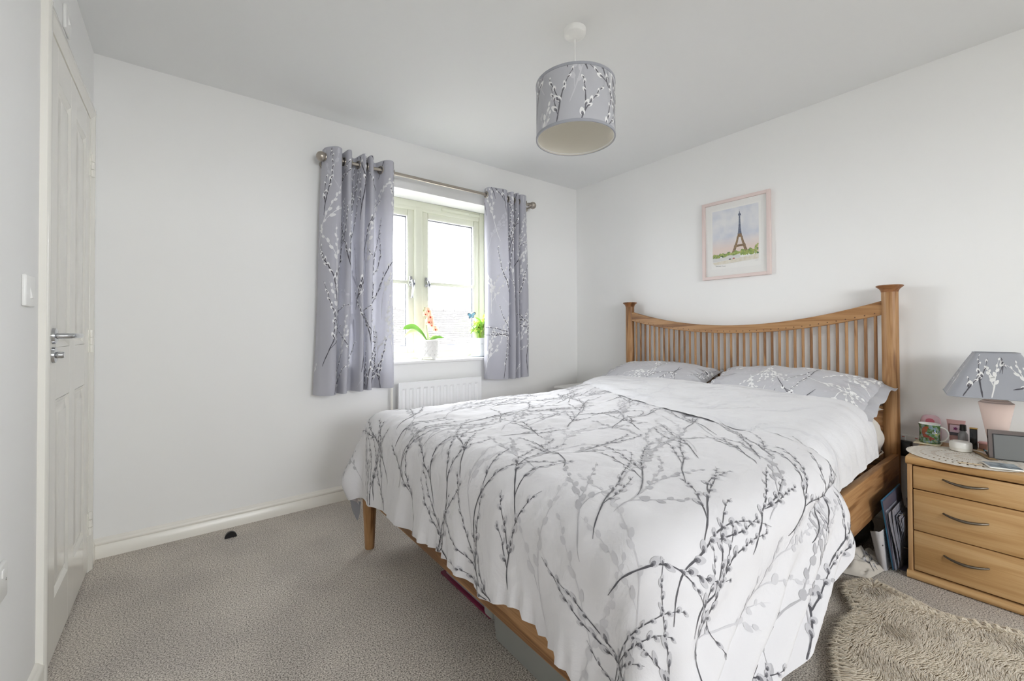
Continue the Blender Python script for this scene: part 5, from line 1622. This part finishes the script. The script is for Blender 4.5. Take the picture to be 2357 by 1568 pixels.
for k in range(120):
    a = rg.uniform(0, 2 * PI)
    el = rg.uniform(0.1, 1.35)
    r0 = rg.uniform(0.0, 0.04)
    rad_ = rg.uniform(0.055, 0.085)
    p0 = np.array([gx + r0 * math.cos(a), gy + r0 * math.sin(a), base_z])
    dirv = np.array([math.cos(a), math.sin(a), 0])
    p1 = np.array([gx, gy, base_z + 0.045]) + dirv * rad_ * 0.75 * math.cos(el) + np.array([0, 0, rad_ * 1.05 * math.sin(el)])
    ll_ = rg.uniform(0.03, 0.05)
    p2 = p1 + dirv * ll_ * 0.6 + np.array([0, 0, ll_ * rg.uniform(0.0, 0.5)])
    p3 = p2 + dirv * ll_ * 0.5 + np.array([0, 0, -ll_ * rg.uniform(0.2, 0.9)])
    if p3[1] > 0.19 or p3[1] < -0.02:
        continue
    leaves.append((p0, p1, p2, p3, rg.uniform(0.009, 0.015), rg.choice('aabbbccd')))
for (q1, q2, q3, wd_, m_) in (((-0.03, -0.01, 0.10), (-0.075, -0.02, 0.175), (-0.115, -0.03, 0.232), 0.013, 'c'), ((0.02, -0.02, 0.12), (0.012, -0.03, 0.165), (0.045, -0.04, 0.185), 0.016, 'b'), ((0.0, -0.02, 0.12), (-0.055, -0.04, 0.165), (-0.095, -0.05, 0.172), 0.014, 'a'), ((0.04, -0.02, 0.11), (0.075, -0.03, 0.16), (0.10, -0.035, 0.155), 0.018, 'c'), ((0.03, -0.03, 0.08), (0.08, -0.05, 0.12), (0.115, -0.06, 0.09), 0.016, 'd'), ((0.01, -0.03, 0.10), (0.02, -0.06, 0.14), (0.0, -0.08, 0.11), 0.017, 'd'), ((0.0, 0, 0.1), (0.03, -0.01, 0.17), (0.02, -0.03, 0.205), 0.014, 'b')):
    p0 = np.array([gx, gy, base_z])
    leaves.append((p0, p0 + np.array(q1), p0 + np.array(q2), p0 + np.array(q3), wd_, m_))
for p0, p1, p2, p3, wd_, m_ in leaves:
    lf = leafm([p0, p1, p2, p3], [0.0010, 0.0010, wd_ * 0.35, wd_ * 0.9, wd_, wd_ * 0.7, 0.001], 0.3)
    build('leaf', lf, M['leaf_' + m_], gp, angle=180, fix=False)
bf = thing('butterfly_ornament', (-1.10, 0.05, base_z), 'blue butterfly ornament on wire stuck in green plant pot', 'ornament')
bc = Vector((-1.142, 0.055, 1.190))
build('wire', MB().tube([(-1.06, 0.08, base_z), (-1.11, 0.06, 1.10), tuple(bc)], 0.0008, 5), M['steel_dark'], bf)
M['bf_blue'] = mat('butterfly_blue', rgb(126, 186, 206), 0.3)
M['bf_dark'] = mat('butterfly_edge', rgb(70, 84, 100), 0.4)
for s in (-1, 1):
    for (la, lb, a0) in ((0.020, 0.013, 0.5), (0.014, 0.011, -0.6)):
        def wing(k_):
            V = []
            for j in range(14):
                t = 2 * PI * j / 14
                u = la * (1 + math.cos(t)) * k_ + la * 0.05; v_ = lb * math.sin(t) * k_
                xx = u * math.cos(a0) - v_ * math.sin(a0); zz3 = u * math.sin(a0) + v_ * math.cos(a0)
                V.append((bc.x + s * xx, bc.y - (0.3 if s < 0 else 0.55) * xx * 0.6 - (0.0006 if k_ < 1 else 0), bc.z + zz3 + s * 0.15 * xx))
            return V
        wg = build('wing', MB().add(wing(1.0), [tuple(range(14))]), M['bf_dark'], bf, smooth=False, fix=False)
        build('wing_patch', MB().add(wing(0.8), [tuple(range(14))]), M['bf_blue'], wg, smooth=False, fix=False)
build('body', MB().tube([(bc.x, bc.y - 0.001, bc.z - 0.012), (bc.x, bc.y - 0.001, bc.z + 0.012)], [0.0012, 0.0016], 6), M['bf_dark'], bf)

# ================================================================== FLOOR: rug, boxes, binder, bag
rug = thing('sheepskin_rug', (-1.15, -2.72, 0), 'shaggy cream sheepskin rug on carpet beside the bed', 'rug')
ol = [(-0.665, -2.31), (-0.70, -2.40), (-0.735, -2.53), (-0.67, -2.68), (-0.66, -2.82), (-0.72, -2.95), (-0.95, -3.02), (-1.25, -3.05), (-1.55, -3.02), (-1.72, -2.90), (-1.76, -2.72), (-1.68, -2.52), (-1.50, -2.40), (-1.40, -2.40), (-1.335, -2.375), (-1.20, -2.335), (-1.06, -2.325), (-0.97, -2.335), (-0.82, -2.265), (-0.74, -2.27)]
olc = catmull([(p[0], p[1], 0) for p in ol] + [(ol[0][0], ol[0][1], 0)], 6)[:, :2]
b = MB()
cen = olc.mean(0)
ringV = []
for f, z in ((1.0, 0.004), (0.97, 0.014), (0.7, 0.020), (0.35, 0.021)):
    ringV.append([(cen[0] + (p[0] - cen[0]) * f, cen[1] + (p[1] - cen[1]) * f, z) for p in olc])
nn = len(olc)
V = [q for r_ in ringV for q in r_] + [(cen[0], cen[1], 0.021)]
Fs = [(i * nn + j, i * nn + (j + 1) % nn, (i + 1) * nn + (j + 1) % nn, (i + 1) * nn + j) for i in range(3) for j in range(nn)]
Fs += [(3 * nn + j, 3 * nn + (j + 1) % nn, 4 * nn) for j in range(nn)]
M['fleece'] = mat('fleece_hide', rgb(226, 214, 192), 0.95)
build('hide', b.add(V, Fs), M['fleece'], rug)
def fur_mat():
    m = bpy.data.materials.new('fleece_fibre'); m.use_nodes = True
    N_, L_ = m.node_tree.nodes, m.node_tree.links
    p = N_['Principled BSDF']; p.inputs['Roughness'].default_value = 0.8; p.inputs['Specular IOR Level'].default_value = 0.15; p.inputs['Sheen Weight'].default_value = 0.3
    g = N_.new('ShaderNodeNewGeometry')
    r = N_.new('ShaderNodeValToRGB'); e = r.color_ramp.elements
    e[0].position, e[0].color = 0.0, rgb(206, 192, 168); e[1].position, e[1].color = 1.0, rgb(246, 238, 222)
    q = e.new(0.12); q.color = rgb(232, 221, 200)
    L_.new(g.outputs['Random Per Island'], r.inputs['Fac']); L_.new(r.outputs['Color'], p.inputs['Base Color'])
    return m
rs = np.random.RandomState(2)
def inside(px2, py2, poly):
    c_ = np.zeros(len(px2), bool)
    j = len(poly) - 1
    for i in range(len(poly)):
        xi, yi = poly[i]; xj, yj = poly[j]
        cond = ((yi > py2) != (yj > py2)) & (px2 < (xj - xi) * (py2 - yi) / (yj - yi + 1e-12) + xi)
        c_ ^= cond
        j = i
    return c_
NB = 150000
qx = rs.uniform(-1.80, -0.62, NB); qy = rs.uniform(-3.08, -2.22, NB)
keep = inside(qx, qy, olc)
qx, qy = qx[keep], qy[keep]
edge_d = np.min(np.hypot(qx[:, None] - olc[None, :, 0], qy[:, None] - olc[None, :, 1]), axis=1)
nearest = np.argmin(np.hypot(qx[:, None] - olc[None, :, 0], qy[:, None] - olc[None, :, 1]), axis=1)
ex, ey = olc[nearest, 0] - qx, olc[nearest, 1] - qy
en_ = np.maximum(np.hypot(ex, ey), 1e-6)
we = np.exp(-(edge_d / 0.035) ** 2)
lx_ = value_noise(qx * 9, qy * 9, 41) * 0.45 - 0.6; ly_ = value_noise(qx * 9 + 9, qy * 9, 42) * 0.5 + 0.15
dx, dy = lx_ * (1 - we) + ex / en_ * we * 1.5, ly_ * (1 - we) + ey / en_ * we * 1.5
dn = np.maximum(np.hypot(dx, dy), 1e-6)
dx, dy = dx / dn, dy / dn
ln_ = rs.uniform(0.028, 0.05, len(qx)); wd2 = rs.uniform(0.0007, 0.0014, len(qx))
z0 = 0.015 + 0 * qx
sx_, sy_ = -dy * wd2, dx * wd2
lean = 0.80 + 0.15 * we + rs.uniform(-0.15, 0.15, len(qx))
m1x, m1y, m1z = qx + dx * ln_ * 0.40 * lean, qy + dy * ln_ * 0.40 * lean, z0 + ln_ * 0.42 * (1.15 - 0.5 * we)
tx_, ty_, tz_ = qx + dx * ln_ * 0.95 * lean, qy + dy * ln_ * 0.95 * lean, z0 + ln_ * (0.42 - 0.36 * we)
tz_ = np.maximum(tz_, 0.004)
V = np.stack([np.stack([qx - sx_, qy - sy_, z0], 1), np.stack([qx + sx_, qy + sy_, z0], 1), np.stack([m1x + sx_ * 0.9, m1y + sy_ * 0.9, m1z], 1), np.stack([m1x - sx_ * 0.9, m1y - sy_ * 0.9, m1z], 1), np.stack([tx_, ty_, tz_], 1)], 1).reshape(-1, 3)
nbl = len(qx)
base_i = np.arange(nbl) * 5
loops = np.stack([base_i, base_i + 1, base_i + 2, base_i + 3, base_i + 3, base_i + 2, base_i + 4], 1).ravel()
starts = np.stack([np.arange(nbl) * 7, np.arange(nbl) * 7 + 4], 1).ravel()
totals = np.tile([4, 3], nbl)
me = bpy.data.meshes.new('fleece')
V = V - np.array(ORIGIN[rug.name])
me.vertices.add(len(V)); me.vertices.foreach_set('co', V.ravel().astype(np.float32))
me.loops.add(len(loops)); me.loops.foreach_set('vertex_index', loops.astype(np.int32))
me.polygons.add(len(starts)); me.polygons.foreach_set('loop_start', starts.astype(np.int32))
me.polygons.foreach_set('loop_total', totals.astype(np.int32))
me.update(calc_edges=True)
me.materials.append(fur_mat())
fo = bpy.data.objects.new('fleece', me); C.objects.link(fo); fo.parent = rug; fo['kind'] = 'stuff'

# storage boxes under the foot of the bed
M['smoke'] = mat('grey_polypropylene', rgb(164, 166, 162), 0.35, trans=0.15)
st1 = thing('storage_box', (-1.80, -1.86, 0), 'grey translucent plastic storage box under foot of the bed', 'storage box')
def tub(x0, x1, y0, y1, z0, z1, taper, r, m, root, name='tub'):
    rows = []
    for f in np.linspace(0, 1, 6):
        ins = taper * (1 - f)
        ring = []
        hx, hy = (x1 - x0) / 2 - ins, (y1 - y0) / 2 - ins
        cx, cy = (x0 + x1) / 2, (y0 + y1) / 2
        for q, (sx, sy) in enumerate(((1, 1), (-1, 1), (-1, -1), (1, -1))):
            for k in range(6):
                a = PI / 2 * (q + k / 5)
                ring.append((cx + sx * (hx - r) + r * math.cos(a), cy + sy * (hy - r) + r * math.sin(a), z0 + (z1 - z0) * f))
        rows.append(ring)
    k = len(rows[0])
    Vv = [q for r_ in rows for q in r_]
    Ff = [(i * k + j, i * k + (j + 1) % k, (i + 1) * k + (j + 1) % k, (i + 1) * k + j) for i in range(5) for j in range(k)] + [tuple(range(k - 1, -1, -1))]
    return build(name, MB().add(Vv, Ff), m, root)
tub(-2.095, -1.50, -2.13, -1.56, 0.002, 0.185, 0.012, 0.035, M['smoke'], st1)
build('end_wing', MB().box(-2.085, -1.60, -1.575, -1.515, 0.045, 0.19, 0.018, 3), M['smoke'], st1)
build('rim', MB().box(-2.108, -1.49, -2.14, -1.515, 0.185, 0.197, 0.004), M['smoke'], st1)
st2 = thing('storage_box', (-1.80, -1.30, 0), 'clear storage box with maroon base rim beside grey tub', 'storage box')
tub(-2.035, -1.50, -1.498, -1.130, 0.012, 0.175, 0.004, 0.02, mat('clear_plastic', rgb(196, 194, 198), 0.25, trans=0.4), st2)
build('base_rim', MB().box(-2.045, -1.49, -1.503, -1.122, 0.002, 0.013, 0.004), mat('maroon_plastic', rgb(120, 30, 64), 0.4), st2)
build('contents', MB().box(-2.01, -1.53, -1.475, -1.15, 0.016, 0.14, 0.01), mat('folded_linen', rgb(176, 172, 178), 0.9, bump=(30, 0.5, 0.01)), st2)

# ring binder standing between bed and chest
bi = thing('ring_binder', (-0.52, -2.36, 0), 'teal ring binder stuffed with plastic sleeves between bed and chest', 'binder')
M['teal'] = mat('teal_board', rgb(34, 92, 124), 0.45)
M['navy'] = mat('navy_inner_board', rgb(76, 74, 90), 0.6)
M['sleeve'] = mat('plastic_sleeve_shaded', rgb(150, 152, 164), 0.18, bump=(35, 0.5, 0.01))  # sleeve colour greyed to stand in for the shadow beside the bed
build('cover', MB().box(-0.685, -0.365, -2.345, -2.341, 0.02, 0.365, 0.001), M['teal'], bi)
build('cover_lining', MB().box(-0.681, -0.369, -2.3468, -2.3452, 0.024, 0.361), M['navy'], bi, smooth=False)
build('base_cover', MB().box(-0.62, -0.365, -2.381, -2.343, 0.001, 0.006, 0.001), M['navy'], bi)
build('back_cover', MB().box(-0.47, -0.360, -2.3835, -2.380, 0.004, 0.33, 0.001), M['navy'], bi)
rg = random.Random(4)
for k in range(9):
    yv = -2.349 - k * 0.0034
    x0 = -0.665 + 0.085 * (k / 8.0) + rg.uniform(-0.012, 0.012)
    h0 = 0.330 - 0.09 * (k / 8.0) + rg.uniform(-0.02, 0.02)
    n = 10
    rows = []
    for i in range(n):
        f = i / (n - 1)
        z = 0.012 + (h0 - 0.012) * f
        rows.append([(x0 + (0.01 + 0.05 * (1 - f)) * (k > 3) + 0.010 * math.sin(3 * f + k), yv + 0.0016 * math.sin(7 * f + k), z), (x0 + 0.10, yv, z), (x0 + 0.20, yv, z)])
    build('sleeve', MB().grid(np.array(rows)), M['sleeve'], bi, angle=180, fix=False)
for z in (0.27, 0.10):
    build('ring', MB().torus((-0.545, -2.364, z), 0.014, 0.0018, (0, 0, 1), 20, 6), M['chrome'], bi)

for o_ in bi.children:
    for v_ in o_.data.vertices:
        v_.co.x += 0.20 - 0.52 * v_.co.z
pp = thing('punched_sheet', (-0.56, -2.325, 0), 'curled printed page with punch holes in front of binder', 'paper')
n = 22
rows = []
for i in range(n):
    f = i / (n - 1)
    # a page curling over: the near flap pale, the far side printed
    xx = np.interp(f, [0, 0.12, 0.28, 0.40, 1.0], [-0.640, -0.672, -0.698, -0.690, -0.400])
    yy = np.interp(f, [0, 0.12, 0.28, 0.40, 1.0], [-2.292, -2.302, -2.322, -2.333, -2.336])
    zt_ = np.interp(f, [0, 0.3, 1.0], [0.205, 0.232, 0.205])
    rows.append([(xx + 0.03 + 0.17 * (1 - g), yy + 0.012 * (1 - g), 0.004 + g * (zt_ - 0.004)) for g in np.linspace(0, 1, 6)])
P = np.array(rows)
build('page', MB().grid(P), mat('page_white_shaded', rgb(196, 196, 200), 0.8), pp, angle=180, fix=False)  # white page toned down to grey, shade put into its colour
side = -1 if Cloth(P, 1, 1).N[n - 4, 3] @ np.array([0.0, -1.0, 0.0]) < 0 else 1
pcl = Cloth(P, 1, 1, flip=side < 0)
b = MB()
for r in range(22):
    v0 = 0.93 - r * 0.038
    u0 = 0.50 + 0.02 * (r % 3 == 0)
    u1 = u0 + rg.uniform(0.25, 0.40)
    us = np.linspace(u0, u1, 8)
    pts_a, _ = pcl.at(np.stack([us, np.full(8, v0)], 1), 0.0008)
    pts_b, _ = pcl.at(np.stack([us, np.full(8, v0 - 0.014)], 1), 0.0008)
    b.add(np.concatenate([pts_a, pts_b]).tolist(), [(i, i + 1, 9 + i, 8 + i) for i in range(7)])
tag(build('printed_lines', b, mat('print_grey', rgb(112, 116, 132), 0.8), pp, angle=180, fix=False), kind='stuff')
for u_, v_ in ((0.10, 0.66), (0.42, 0.66)):
    c0, _ = pcl.at(np.array([[u_ + 0.016 * math.cos(t), v_ + 0.016 * math.sin(t)] for t in np.linspace(0, 2 * PI, 11)[:-1]]), 0.0009)
    build('punch_hole', MB().add(c0.tolist(), [tuple(range(10))]), M['black'], pp, smooth=False, fix=False)

# printed fabric bag on the floor
bg_ = thing('fabric_bundle', (-0.56, -2.27, 0), 'crumpled white branch print fabric bundle on carpet under bed rail', 'fabric')
n, m = 48, 40
u = np.linspace(-1, 1, n)[:, None] * np.ones((1, m)); v = np.ones((n, 1)) * np.linspace(-1, 1, m)[None, :]
th_ = 0.085 * (np.clip(1 - np.abs(u) ** 2.2, 0, 1) ** 0.55) * (np.clip(1 - np.abs(v) ** 2.0, 0, 1) ** 0.6)
X = 0.135 * u; Y = 0.088 * v * (1 - 0.15 * u)
Z = 0.006 + th_ * 0.8 + 0.026 * value_noise(u * 3.6, v * 3.4, 51) * (th_ / 0.085) + 0.014 * value_noise(u * 8, v * 7 + u * 4, 53) * (th_ / 0.085) + 0.010 * np.sin(6 * u + 5 * v + 3 * value_noise(u * 2, v * 2, 52)) * (th_ / 0.085)
G = np.stack([-0.540 + X * 0.92 - Y * 0.35, -2.242 + X * -0.24 + Y * 0.80, np.maximum(Z, 0.004)], 2)
fl = Cloth(G, 1, 1).N[n // 2, m // 2, 2] < 0
mb = MB().grid(G, flip=fl)
willow(mb, Cloth(G, 0.36, 0.26, flip=fl), 91, 1.1, 0.012, sc=0.8, spread=0.8, lift=0.0007, styles=(('pale', 0.3), ('dark', 0.7)), length=(0.12, 0.25), w0=0.006)
build('cloth', mb, [fabric('bundle_cotton_shaded', rgb(202, 196, 187))] + DUVET_MATS[1:], bg_, angle=180, fix=False)  # cloth colour dulled to carry the shade under the bed rail

# dark plastic bag in the shadow under the bed
dk = thing('bin_bag', (-0.38, -2.10, 0), 'dark grey plastic bag in the shade under the bed', 'bag')
b = MB()
n, m = 30, 24
P = np.zeros((n + 1, m, 3))
for i in range(n + 1):
    a = 2 * PI * i / n
    for j in range(m):
        t = PI * j / (m - 1)
        r = 0.13 * (1 + 0.10 * math.sin(3 * a + 2 * t) + 0.05 * math.sin(7 * a + 5 * t))
        P[i, j] = (-0.30 + r * math.sin(t) * math.cos(a), -2.11 + 0.95 * r * math.sin(t) * math.sin(a), max(0.003, 0.115 + 0.9 * r * math.cos(t)))
build('bag', b.grid(P), mat('grey_polythene', rgb(84, 84, 86), 0.35), dk, angle=180)

# bedside table on the window side, mostly hidden by the bed
bt = thing('side_table', (-0.26, -0.34, 0), 'pale painted side table in corner beyond the bed', 'table')
M['pale_paint'] = mat('pale_paint', rgb(226, 225, 222), 0.4)
build('table_top', MB().box(-0.44, -0.03, -0.52, -0.14, 0.575, 0.598, 0.008, 3), M['pale_paint'], bt)
for (xx, yy) in ((-0.41, -0.49), (-0.41, -0.17), (-0.06, -0.49), (-0.06, -0.17)):
    build('leg', MB().box(xx - 0.016, xx + 0.016, yy - 0.016, yy + 0.016, 0, 0.576, 0.003), M['pale_paint'], bt)
build('apron', MB().box(-0.42, -0.05, -0.50, -0.16, 0.50, 0.576, 0.002), M['pale_paint'], bt)
